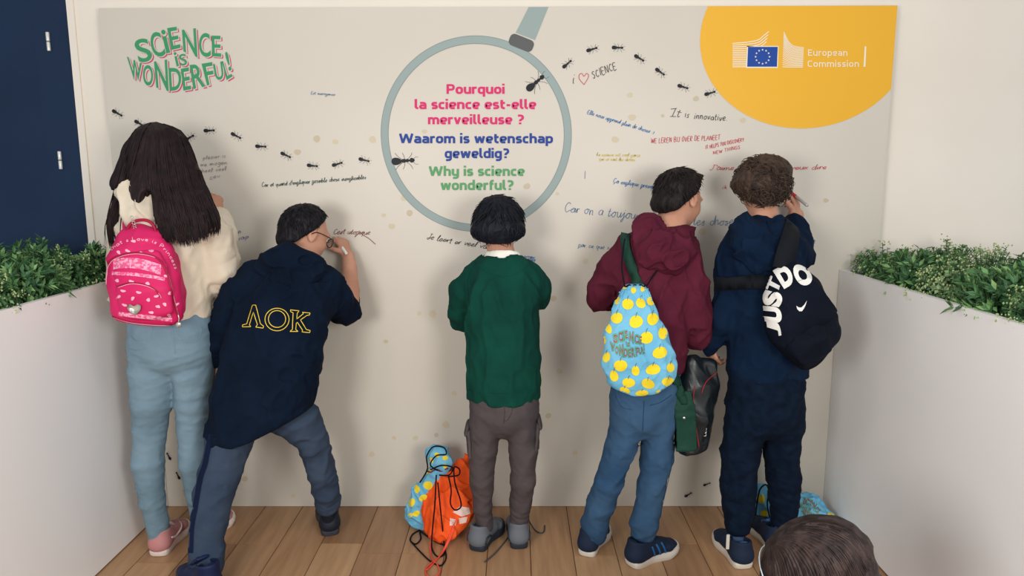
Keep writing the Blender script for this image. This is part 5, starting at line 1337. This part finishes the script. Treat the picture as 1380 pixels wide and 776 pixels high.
    sp = [(145, 155, 16, 17), (190, 172, 22, 22), (240, 168, 18, 20), (280, 160, 16, 18), (148, 226, 22, 22), (222, 240, 27, 24), (286, 230, 23, 23), (115, 266, 12, 22), (325, 285, 17, 24), (262, 302, 25, 24), (93, 306, 11, 22), (314, 360, 28, 23), (108, 378, 14, 20), (162, 410, 25, 23), (355, 418, 15, 18),
          (288, 425, 29, 20), (220, 430, 15, 20), (137, 450, 16, 22), (193, 476, 24, 19), (268, 480, 27, 18), (348, 474, 27, 18), (178, 505, 20, 12), (245, 516, 26, 11), (322, 516, 24, 11), (387, 490, 12, 14), (178, 106, 10, 8), (212, 118, 11, 12), (248, 112, 9, 12), (110, 205, 6, 12)]
    spots_print([bg.name], [(*Zc(x, y), a/2.876, b/2.876) for x, y, a, b in sp], M_lemon, B, M_ol)
    logo_print([bg.name], (Zc(122, 262), Zc(262, 282), Zc(254, 388), Zc(120, 375)), B)
    for pts in ([(842, 386, -.50), (838, 360, -.47), (840, 335, -.46), (842, 322, -.43)], [(871, 386, -.50), (880, 372, -.47), (888, 362, -.47), (895, 358, -.48)],):
        mb = MB(); mb.tube(catmull([P(*p) for p in pts], 6), .0028, 6); mb.build('cord', M_cord, B, True)
    q = [P(842+2.1*k, 385+1.1*math.sin(k*1.7), -.531) for k in range(15)]; mb = MB(); mb.tube(catmull(q, 3), .0035, 6); mb.build('cord', M_cord, B, True)
    # ---- dark satchel at his right hip with a green strap
    Sg = thing('satchel', 'dark green and black shoulder satchel hanging at the maroon child hip', 'bag', P(935, 608, -.42))
    Gr = fabric('strap_bottle_green', (26, 60, 50), (32, 68, 56), rough=.6); Bk = mat('satchel_black', (16, 22, 28), .38, c2=(24, 32, 36), spec=.5, nscale=20); Pp = mat('satchel_piping', (140, 40, 48), .6)
    a = sculpt_obj('bag_body', [S([(934, 488, -.40, 13, .03), (938, 520, -.41, 24, .05), (935, 560, -.42, 23, .055), (930, 600, -.42, 21, .05)], .015), S([(950, 492, -.39, 16, .03), (954, 520, -.39, 15, .04), (948, 560, -.40, 13, .045), (944, 598, -.41, 10, .04)], .015), cutline((905, 612), (955, 605), -.42, .006), cutline((925, 466), (975, 500), -.40, .01, False) if False else cutline((900, 615), (960, 607), -.42, .006)], Bk, Sg, .004, [folds(.0035, (18, 18, 8), 79, .2), folds(.0015, (40, 40, 20), 80, .5)])
    sculpt_obj('front_flap', [S([(920, 530, -.475, 13, .008), (924, 560, -.482, 15, .008), (926, 606, -.48, 15, .008)], .01), cutline((900, 611), (950, 606), -.48, .004)], Gr, Sg, .0035, [folds(.002, (20, 20, 12), 81)])
    for pts in ([(936, 520), (934, 545), (938, 575), (942, 603)], [(968, 500), (952, 514), (945, 530)]):
        q = surf_line([a.name], pts, .002); mb = MB(); mb.tube(q, .0022, 5); mb.build('piping', Pp, Sg, True)
    p = hit([a.name], 923, 563, .03); mb = MB(); mb.lathe([(0, -.002), (.0045, -.002), (.0055, 0), (.004, .002), (0, .0025)], P(922, 563, -.495), (0, -1, 0), 12); mb.build('press_stud', mat('silver2', (214, 210, 200), .3, metal=.8), Sg, True)
    mb = MB(); c = P(950, 577, -.462)
    for k in range(3): mb.tube([c+np.array([0, 0, -.012*k])+.006*np.array([math.cos(q), .2*math.sin(q), math.sin(q)]) for q in np.linspace(0, 6.28, 10)], .0015, 5)
    mb.build('zip_pull', mat('silver2', (214, 210, 200)), Sg, True)
    strap_geo([(843, 316), (843, 326), (846, 342), (852, 360), (858, 378), (868, 400, -.485), (880, 430, -.482), (892, 462, -.485), (904, 492, -.49), (914, 520, -.492), (920, 545, -.487)], .0175, Gr, Sg, on=[hd.name, hood.name], off=.008)
boy_maroon()

# ======================= boy in navy hoodie with black backpack
def boy_navy():
    t = thing('person', 'curly brown-haired child in a navy hoodie and dark trousers writing high up', 'person', G(1015, 750))
    H = P(1027, 249, -.27); M = frame(6, 10, 0); hp, L = head_prims(H, M, .98)
    torso = S([(1028, 302, -.30, 24, .06), (1027, 322, -.33, 46, .09), (1026, 360, -.36, 53, .108), (1029, 410, -.37, 49, .112), (1031, 460, -.38, 50, .113), (1032, 490, -.385, 52, .115), (1032, 520, -.385, 52, .115)], .025)
    aL = S([(988, 338, -.34, 20, .062), (984, 375, -.36, 18, .058), (980, 410, -.37, 17, .055), (972, 432, -.37, 16.5, .052), (962, 456, -.34, 13, .042), (957, 467, -.32, 11, .035)], .022, rings=[(.5, 1, .004, 26, 1)])
    aR = S([(1058, 332, -.34, 22, .065), (1072, 342, -.28, 20, .06), (1075, 346, -.22, 18, .052)], .025, rings=[(.5, 1, .003, 26, 2)]); fR = S([(1074, 346, -.22, 19, .048), (1075, 325, -.16, 19, .046), (1070, 303, -.115, 17.5, .042)], .02, rings=[(0, 1, .003, 30, 12)])
    pel = S([(1032, 495, -.385, 50, .105), (1032, 520, -.39, 51, .115), (1031, 550, -.395, 51, .115)], .02)
    lL = S([(1007, 545, -.39, 29, .09), (1003, 570, -.39, 27, .085), (997, 613, -.39, 25.5, .076), (994, 656, -.40, 24, .07), (996, 683, -.41, 20.5, .06), (994.5, 706, -.42, 17, .052)], .015, rings=[(.2, .55, .003, 26, 3), (.6, 1.05, .005, 30, 4)])
    lR = S([(1056, 545, -.38, 28, .09), (1056, 572, -.375, 27, .085), (1053, 605, -.365, 23, .072), (1056, 640, -.36, 22, .068), (1057, 670, -.355, 20, .06), (1055, 702, -.35, 16, .05)], .015, rings=[(.2, .55, .003, 26, 5), (.6, 1.05, .005, 30, 6)])
    wR = P(1071, 297, -.11); hR, _ = hand_prims(wR, P(1075, 262, -.06)-wR, np.array([-.8, .5, .05]), .98, (1.0, .9, .95, 1.0), .7, 1, tcurl=.8)
    wL = P(958, 464, -.325); hL, _ = hand_prims(wL, P(961, 484, -.31)-wL, np.array([.85, .4, -.1]), .80, (.7, .7, .7, .8), .5, -1)
    neck = S([(1028, 272, -.275, 18.5), (1028, 304, -.31, 21)], .02); fs = S([(1070, 306, -.12, 11), (1072, 290, -.10, 10.5)], .01)
    bd = body(t, hp+[neck, scaled(trim(torso), .8), scaled(aL, .6), scaled(aR, .6), scaled(fR, .6), fs, scaled(pel, .85), scaled(lL, .75), scaled(lR, .75)]+hL+hR); eyes(L, M, .98, bd)
    for q in ([(994, 700, -.42, 12), (993, 730, -.425, 10)], [(1053, 696, -.35, 12), (1048, 722, -.35, 10)]): sock(t, q, fabric('sock_slate', (60, 78, 110)))
    Nv = fabric('navy_fleece', (7, 25, 48), (12, 32, 56)); 
    hd = sculpt_obj('hoodie', [torso, aL, aR, fR, cutline((970, 508), (1090, 508), -.385, .01), dict(cutplane(P(1064, 294, -.11), P(1064, 280, -.09)-P(1066, 310, -.12), .004)) if False else cutline((930, 470), (985, 480), -.34, .004) if False else cutline((960, 509), (1095, 509), -.385, .01)], Nv, t, .0058, [folds(.006, (13, 13, 6), 91, .3), folds(.003, (28, 28, 14), 92, -.4)])
    hood = sculpt_obj('hood', [S([(1004, 306, -.39, 16, .045), (1014, 330, -.44, 26, .05), (1030, 346, -.45, 26, .045), (1046, 330, -.42, 16, .045), (1052, 306, -.36, 11, .04)], .03), S([(1012, 318, -.38, 20, .05), (1040, 318, -.38, 20, .05)], .03),
            dict(S([(1028, 292, -.30, 23, .062), (1028, 310, -.32, 20, .055)], .012), op=-1)], Nv, hd, .004, [folds(.007, (18, 18, 14), 93, .9), folds(.003, (40, 40, 20), 94, .7)])
    Tb = fabric('ink_sweatpants', (6, 19, 36), (12, 27, 46), nscale=30)
    tr = sculpt_obj('trousers', [pel, lL, lR, cutline((960, 495), (1100, 495), -.39, flip=True)], Tb, t, .0056, [folds(.003, (9, 9, 20), 95, .7), folds(.0018, (22, 22, 45), 96, -.5)])
    seams([tr.name], [[(1026, 540), (1026, 570), (1028, 605)]], .001, Nv, tr)
    Nb = mat('sneaker_navy', (18, 34, 58)); Ws = mat('sole_white', (206, 200, 190)); Bu = mat('lining_blue', (56, 84, 128), .8)
    shoe(t, (1004, 768), (966, 722), .24, (Nb, Ws, Bu, Nb), label='navy skate shoe with thick white sole'); shoe(t, (1050, 746), (1012, 706), .24, (Nb, Ws, Bu, Nb), label='navy skate shoe with thick white sole')
    mb = MB(); c = P(981, 727, -.485); mb.bbox((-.006, -.002, -.038), (.006, .002, .02), .001); mb.V = [tuple(np.array(v)+c) for v in mb.V]; mb.build('pull_tab', Ws, t, False)
    HM = hairmat('hair_brown', (44, 34, 30), (74, 58, 48))
    hair_cap(H, M, (.098, .108, .104), HM, t, 22, front=.30, nape=-.86, tl=.045, tw=.006, lift=.016, mess=1.1, curl=1.0, side=-.35, tuft=1500, blobs=[(.02, .01, .05, .085, .085, .06), (-.015, -.02, .0, .098, .085, .07)])
    pen('silver marker with a red cap held by the child in navy', P(1088, 277, -.20), P(1063, 257, -.035), .0062, mat('pen_silver', (180, 182, 186), .35, metal=.4), mat('pen_red', (196, 30, 46), .4), .42)
    # ---- black backpack
    B = thing('backpack', 'black backpack with bold white lettering on the child in navy', 'backpack', P(1088, 500, -.58))
    Bk = fabric('backpack_black', (7, 13, 26), (11, 18, 32), rough=.8); Wh = mat('letter_white', (226, 226, 222), .6); S2 = fabric('strap_black', (18, 22, 28), (24, 28, 34), rough=.8)
    mainp = [S([(1062, 378, -.52, 24, .045), (1066, 400, -.545, 38, .062), (1074, 430, -.56, 44, .07), (1084, 458, -.56, 43, .07), (1083, 478, -.55, 34, .06)], .03), S([(1060, 372, -.52, 22, .04), (1088, 390, -.53, 18, .05), (1104, 425, -.54, 20, .055), (1112, 447, -.55, 16, .05)], .03),
             cutline((1056, 478), (1085, 504), -.55, .02), cutline((1082, 504), (1132, 458), -.55, .02)]
    b = sculpt_obj('bag_body', mainp, Bk, B, .004, [folds(.004, (15, 15, 8), 97, .8)])
    pk = sculpt_obj('front_pocket', [S([(1064, 468, -.575, 17, .055), (1082, 462, -.60, 20, .05), (1100, 450, -.60, 19, .05), (1114, 440, -.585, 14, .045)], .02), S([(1078, 480, -.585, 17, .045), (1100, 466, -.585, 18, .045)], .03), cutline((1060, 476), (1085, 501), -.58, .012), cutline((1082, 502), (1130, 458), -.58, .012)], Bk, B, .004, [folds(.004, (18, 18, 10), 98, .6)])
    nm = [b.name, pk.name]; _bvh.clear()
    # lettering that wraps the edge, first word climbing the left side, second arching over the top
    Zd = lambda x, y: (940+x/2.771, 200+y/2.771)
    Zd0 = Zd; Zd = lambda x, y: (943+x/2.741, 202+y/2.741)
    for ch, q in (('J', (252, 672, 246, 628, 296, 640, 303, 690)), ('U', (236, 632, 229, 575, 300, 580, 306, 642)), ('S', (229, 570, 238, 512, 308, 532, 300, 582)), ('T', (238, 510, 258, 460, 302, 488, 288, 532))):
        # letter quads: bottom of the letters faces right, they read upwards
        x = [Zd(q[0], q[1]), Zd(q[2], q[3]), Zd(q[4], q[5]), Zd(q[6], q[7])]
        V, F = glyph(ch, .065); a0, a1, b0, b1 = V[:, 0].min(), V[:, 0].max(), V[:, 1].min(), V[:, 1].max(); TL, TR, BR, BL = [np.array(v) for v in x]; out = []
        for v in V: u = (v[0]-a0)/(a1-a0); w_ = (v[1]-b0)/(b1-b0); out.append((BL*(1-u)+BR*u)*(1-w_)+(TL*(1-u)+TR*u)*w_)
        decal('lettering', nm, out, F, Wh, B, .002, 3)
    for ch, q in (('D', (270, 446, 322, 418, 354, 490, 312, 514)), ('O', (334, 420, 396, 428, 426, 492, 364, 508))):
        x = [Zd(q[0], q[1]), Zd(q[2], q[3]), Zd(q[4], q[5]), Zd(q[6], q[7])]
        V, F = glyph(ch, .065); a0, a1, b0, b1 = V[:, 0].min(), V[:, 0].max(), V[:, 1].min(), V[:, 1].max(); TL, TR, BR, BL = [np.array(v) for v in x]; out = []
        for v in V: u = (v[0]-a0)/(a1-a0); w_ = (v[1]-b0)/(b1-b0); out.append((BL*(1-u)+BR*u)*(1-w_)+(TL*(1-u)+TR*u)*w_)
        decal('lettering', nm, out, F, Wh, B, .002, 3)
    Zd = Zd0
    sw = [Zd(*p) for p in ((369, 588), (372, 600), (380, 608), (390, 608), (397, 598), (403, 586), (408, 568), (398, 584), (388, 594), (378, 594))]
    decal('swoosh_mark', nm, sw, [(0, 1, 9), (1, 2, 9), (2, 8, 9), (2, 3, 8), (3, 7, 8), (3, 4, 7), (4, 5, 7), (5, 6, 7)], Wh, B, .002, 3)
    seams(nm, [[(1060, 466), (1080, 458), (1104, 446), (1124, 430)], [(1058, 452), (1062, 410), (1066, 385), (1090, 374)]], .0015, S2, B, 'zip')
    strap_geo([(1067, 301, -.36), (1067, 308, -.43), (1065, 320, -.480), (1062, 333, -.512), (1059, 346, -.530), (1056, 362, -.540)], (.027, .038), S2, B, th=.008)
    strap_geo([(966, 382), (974, 381), (985, 380), (1000, 380), (1014, 380), (1030, 381), (1042, 383, -.53)], (.024, .025), S2, B, th=.008, on=[hd.name, hood.name], off=.018)
boy_navy()

# ======================= child crouching low in the foreground: only the head shows at the bottom edge
def crouch():
    t = thing('person', 'brown straight-haired child low down at the bottom right edge, seen from above', 'person', (.60, -1.62, 0))
    H = P(1096, 778, -1.52); M = frame(-50, 34, 0); hp, L = head_prims(H, M, 1.0)
    fw = nrm([M[1][0], M[1][1], 0]); rt = np.array([fw[1], -fw[0], 0]); z = np.array([0, 0, 1.])
    def W_(f, r, h): return np.array([H[0], H[1], 0])+fw*f+rt*r+z*h
    def L_(pts, k=.02): return dict(t='loft', st=[(W_(*p[:3]), p[3], p[4]) for p in pts], k=k, op=1, side=rt, rings=None)
    hz = H[2]
    torso = L_([(-.05, 0, hz-.17, .08, .06), (-.09, 0, hz-.23, .15, .085), (-.15, 0, hz-.36, .14, .10), (-.17, 0, .20, .14, .12)], .03)
    arms = [L_([(-.09, s*.14, hz-.23, .045, .045), (.02, s*.19, hz-.36, .04, .04), (.16, s*.12, hz-.42, .034, .034)]) for s in (1, -1)]
    legs = [L_([(-.15, s*.08, .20, .09, .09), (.14, s*.13, .26, .062, .062), (.02, s*.12, .09, .045, .045)]) for s in (1, -1)]
    neck = L_([(-.01, 0, hz-.06, .042, .045), (-.06, 0, hz-.17, .046, .046)])
    hs = []
    for s in (1, -1): hs += hand_prims(W_(.16, s*.12, hz-.42), fw*.9-z*.2-rt*s*.3, -z+fw*.1, .82, (.4, .4, .4, .4), .4, s)[0]
    bd = body(t, hp+[neck, scaled(torso, .8)]+[scaled(a, .65) for a in arms]+[scaled(a, .7) for a in legs]+hs, .008); eyes(L, M, 1.0, bd)
    sculpt_obj('sweater', [torso]+arms, fabric('grey_jumper', (88, 92, 104)), t, .006, DK[:1]); sculpt_obj('trousers', legs+[L_([(-.17, 0, .20, .13, .12), (-.15, 0, .16, .13, .12)])], fabric('dark_trousers', (30, 36, 50)), t, .006, DK[:1])
    HM = hairmat('hair_midbrown', (32, 25, 26), (62, 49, 46)); shp = mat('shoe_dark', (30, 34, 44), .7)
    for s in (1, -1):
        mb = MB(); a = W_(-.03, s*.12, 0); d = fw; V = []
        sculpt_obj('shoe', [dict(t='loft', st=[(a+z*.04, .036, .036), (a+d*.10+z*.035, .036, .032), (a+d*.17+z*.025, .03, .022)], k=.02, op=1, side=rt, rings=None), dict(t='plane', p=np.zeros(3), n=-z, k=.003, op=0)], shp, t, .005)
    hair = [ELL(H+M.T@np.array([0, -.01, .01]), (.100, .114, .110), M, .02), ELL(H+M.T@np.array([.0, -.055, .035]), (.085, .085, .07), M, .05), ELL(H+M.T@np.array([0, -.04, -.06]), (.096, .085, .08), M, .04),
            cutplane(H+M[1]*.05, nrm(M[1]*1.0-M[2]*.8), .02)]
    o_bvh['crouch_mass'] = sculpt(hair, .004, [folds(.003, (30, 30, 30), 131)], 2)
    fam = [[(1034, 742), (1030, 755), (1026, 772), (1024, 800)], [(1038, 738), (1036, 752), (1036, 775), (1040, 810)], [(1044, 734), (1056, 745), (1066, 775), (1072, 810)], [(1050, 728), (1078, 732), (1104, 760), (1118, 805)],
           [(1056, 722), (1090, 722), (1130, 742), (1158, 790)], [(1066, 714), (1100, 712), (1144, 728), (1170, 768)], [(1080, 708), (1108, 704), (1146, 716), (1172, 750)]]
    draped_hair('crouch_mass', fam, 620, (.0018, .0042), t, HM, 31, wav=1.6)
    g = thing('headband', 'thin pale wire beside the face of the child at the bottom edge', 'headband', H)
    pts = [L(.101*math.sin(a), .066+.01*math.cos(a*2), -.01+.101*math.cos(a)) for a in np.linspace(-2.0, 2.0, 24)]
    mb = MB(); mb.tube(pts, .0016, 6); mb.build('band', mat('pale_plastic', (196, 214, 222), .3), g, True)
crouch()

# ======================= bags on the floor
def loop_cords(parent, lists, r, m, name='cord'):
    for pts in lists: mb = MB(); mb.tube(catmull([P(*p) if len(p) == 3 else G(p[0], p[1], p[2]+p[3]) for p in pts], 6), r, 6); mb.build(name, m, parent, True)
def floor_bags():
    O = thing('drawstring_bag', 'bright orange drawstring bag slumped on the floor by the green sweater child', 'bag', G(605, 722))
    Or = fabric('bag_orange', (236, 84, 30), (246, 98, 42), rough=.6, bscale=500)
    fl = dict(t='plane', p=np.array([0, 0, .002]), n=np.array([0, 0, -1.]), k=.004, op=0)
    o = sculpt_obj('bag_body', [S([(629, 618, -.16, 5, .02), (622, 640, -.19, 15, .04), (610, 665, -.22, 29, .065), (604, 690, -.24, 36, .085), (604, 706, -.25, 33, .085)], .02), fl, cutline((560, 715), (598, 733), -.3, .02), cutline((596, 734), (640, 705), -.3, .03)], Or, O, .004, [folds(.008, (15, 15, 7), 111, .6), folds(.005, (32, 32, 16), 112, .4)])
    Wp = fabric('print_pale_grey', (222, 190, 180))
    for i, (pts) in enumerate([[(610, 690), (620, 682), (632, 684), (634, 692), (622, 696)], [(606, 698), (616, 700), (614, 708), (606, 708)], [(618, 698), (630, 696), (628, 704), (619, 706)]]):
        c = np.mean(pts, 0); V = [tuple(c)]+[tuple(p) for p in pts]; decal('print', [o.name], V, [(0, 1+k, 1+(k+1) % len(pts)) for k in range(len(pts))], Wp, O, .002, 3)
    rc = fabric('cord_coral', (224, 80, 62))
    loop_cords(O, [[(615, 700, -.345), (606, 722, -.352), (597, 742, .01, 0), (586, 757, .005, 0), (575, 768, .005, 0)], [(584, 718, -.34), (580, 735, .01, 0), (582, 752, .005, 0), (590, 762, .005, 0), (592, 772, .005, 0), (582, 778, .005, 0), (574, 773, .005, 0), (576, 763, .005, 0), (592, 750, .006, 0), (602, 735, .02, 0), (612, 712, -.345)]], .0028, rc)
    B = thing('drawstring_bag', 'sky blue lemon-print drawstring bag leaning against the orange bag on the floor', 'bag', G(568, 712))
    b = sculpt_obj('bag_body', [S([(588, 612, -.17, 17, .035), (594, 628, -.19, 13, .03), (589, 640, -.20, 14, .03), (577, 664, -.19, 20, .045), (567, 690, -.18, 20, .055), (566, 702, -.18, 18, .055)], .015), S([(592, 612, -.18, 14, .03), (600, 622, -.19, 12, .03)], .02), fl, cutline((548, 704), (580, 716), -.2, .01)], M_bagblue, B, .004, [folds(.005, (20, 20, 10), 113, .5), folds(.003, (45, 45, 20), 114, .8)])
    spots_print([b.name], [(577, 654, 6.5, 5.5), (562, 659, 3.5, 6), (571, 671, 6.5, 4.5), (555, 677, 4, 6.5), (561, 692, 5, 4), (600, 617, 4, 3), (589, 613, 4, 3), (581, 620, 3, 4), (600, 628, 3, 3), (553, 694, 3, 3), (578, 635, 4, 3)], M_lemon, B)
    loop_cords(B, [[(566, 650, -.23), (576, 632, -.25), (575, 615, -.24), (584, 602, -.22), (598, 603, -.22), (601, 612, -.23), (588, 614, -.24), (580, 626, -.26), (590, 634, -.27)],
                   [(604, 640, -.31), (608, 660, -.34), (607, 678, -.36), (613, 687, -.38), (621, 683, -.38), (620, 672, -.36), (613, 650, -.33), (612, 630, -.30), (619, 632, -.29), (618, 640, -.29), (605, 642, -.31)],
                   [(588, 640, -.29), (586, 680, -.36), (583, 712, -.365), (582, 738, .01, 0), (590, 750, .005, 0), (599, 745, .005, 0), (598, 728, .02, 0), (594, 690, -.365), (590, 650, -.31)],
                   [(580, 633, -.27), (595, 627, -.27), (610, 630, -.28), (605, 640, -.30), (592, 640, -.29)]], .003, M_cord)
    loop_cords(B, [[(566, 714, .004, 0), (556, 720, .004, 0), (553, 728, .004, 0), (560, 733, .004, 0), (567, 726, .004, 0), (566, 716, .006, 0), (575, 722, .004, 0), (590, 731, .004, 0), (600, 735, .004, 0)], [(556, 732, .004, 0), (568, 745, .004, 0), (580, 756, .004, 0), (594, 762, .004, 0), (601, 752, .004, 0), (600, 742, .004, 0)]], .003, M_cord)
    q = [P(576+4.5*k, 635+1.6*math.sin(k*1.9)-k*.4, -.232-.012*math.sin(k)) for k in range(7)]; mb = MB(); mb.tube(catmull(q, 3), .0034, 6); mb.build('cord', fabric('cord_wine', (96, 50, 70)), B, True)
    C_ = thing('drawstring_bag', 'sky blue lemon-print drawstring bag lying in the corner behind the navy child', 'bag', G(1070, 715))
    c = sculpt_obj('bag_body', [S([(1024, 668, -.13, 14, .035), (1036, 682, -.14, 24, .05), (1060, 690, -.15, 34, .07), (1085, 698, -.17, 34, .078), (1108, 710, -.20, 26, .065)], .02), fl], M_bagblue, C_, .0045, [folds(.008, (14, 14, 14), 115, .6), folds(.005, (30, 30, 30), 116, .2)])
    spots_print([c.name], [(1026, 672, 5, 6), (1084, 658, 5, 3), (1108, 702, 8, 5), (1120, 694, 5, 3), (1030, 692, 5, 5), (1092, 714, 6, 4)], M_lemon, C_)
    logo_print([c.name], ((1082, 662), (1112, 688), (1096, 702), (1076, 690)), C_)
    loop_cords(C_, [[(1018, 700, -.22), (1020, 680, -.20), (1024, 660, -.19), (1032, 653, -.19), (1036, 662, -.2), (1034, 680, -.21), (1038, 700, -.23)]], .003, M_cord)
floor_bags()
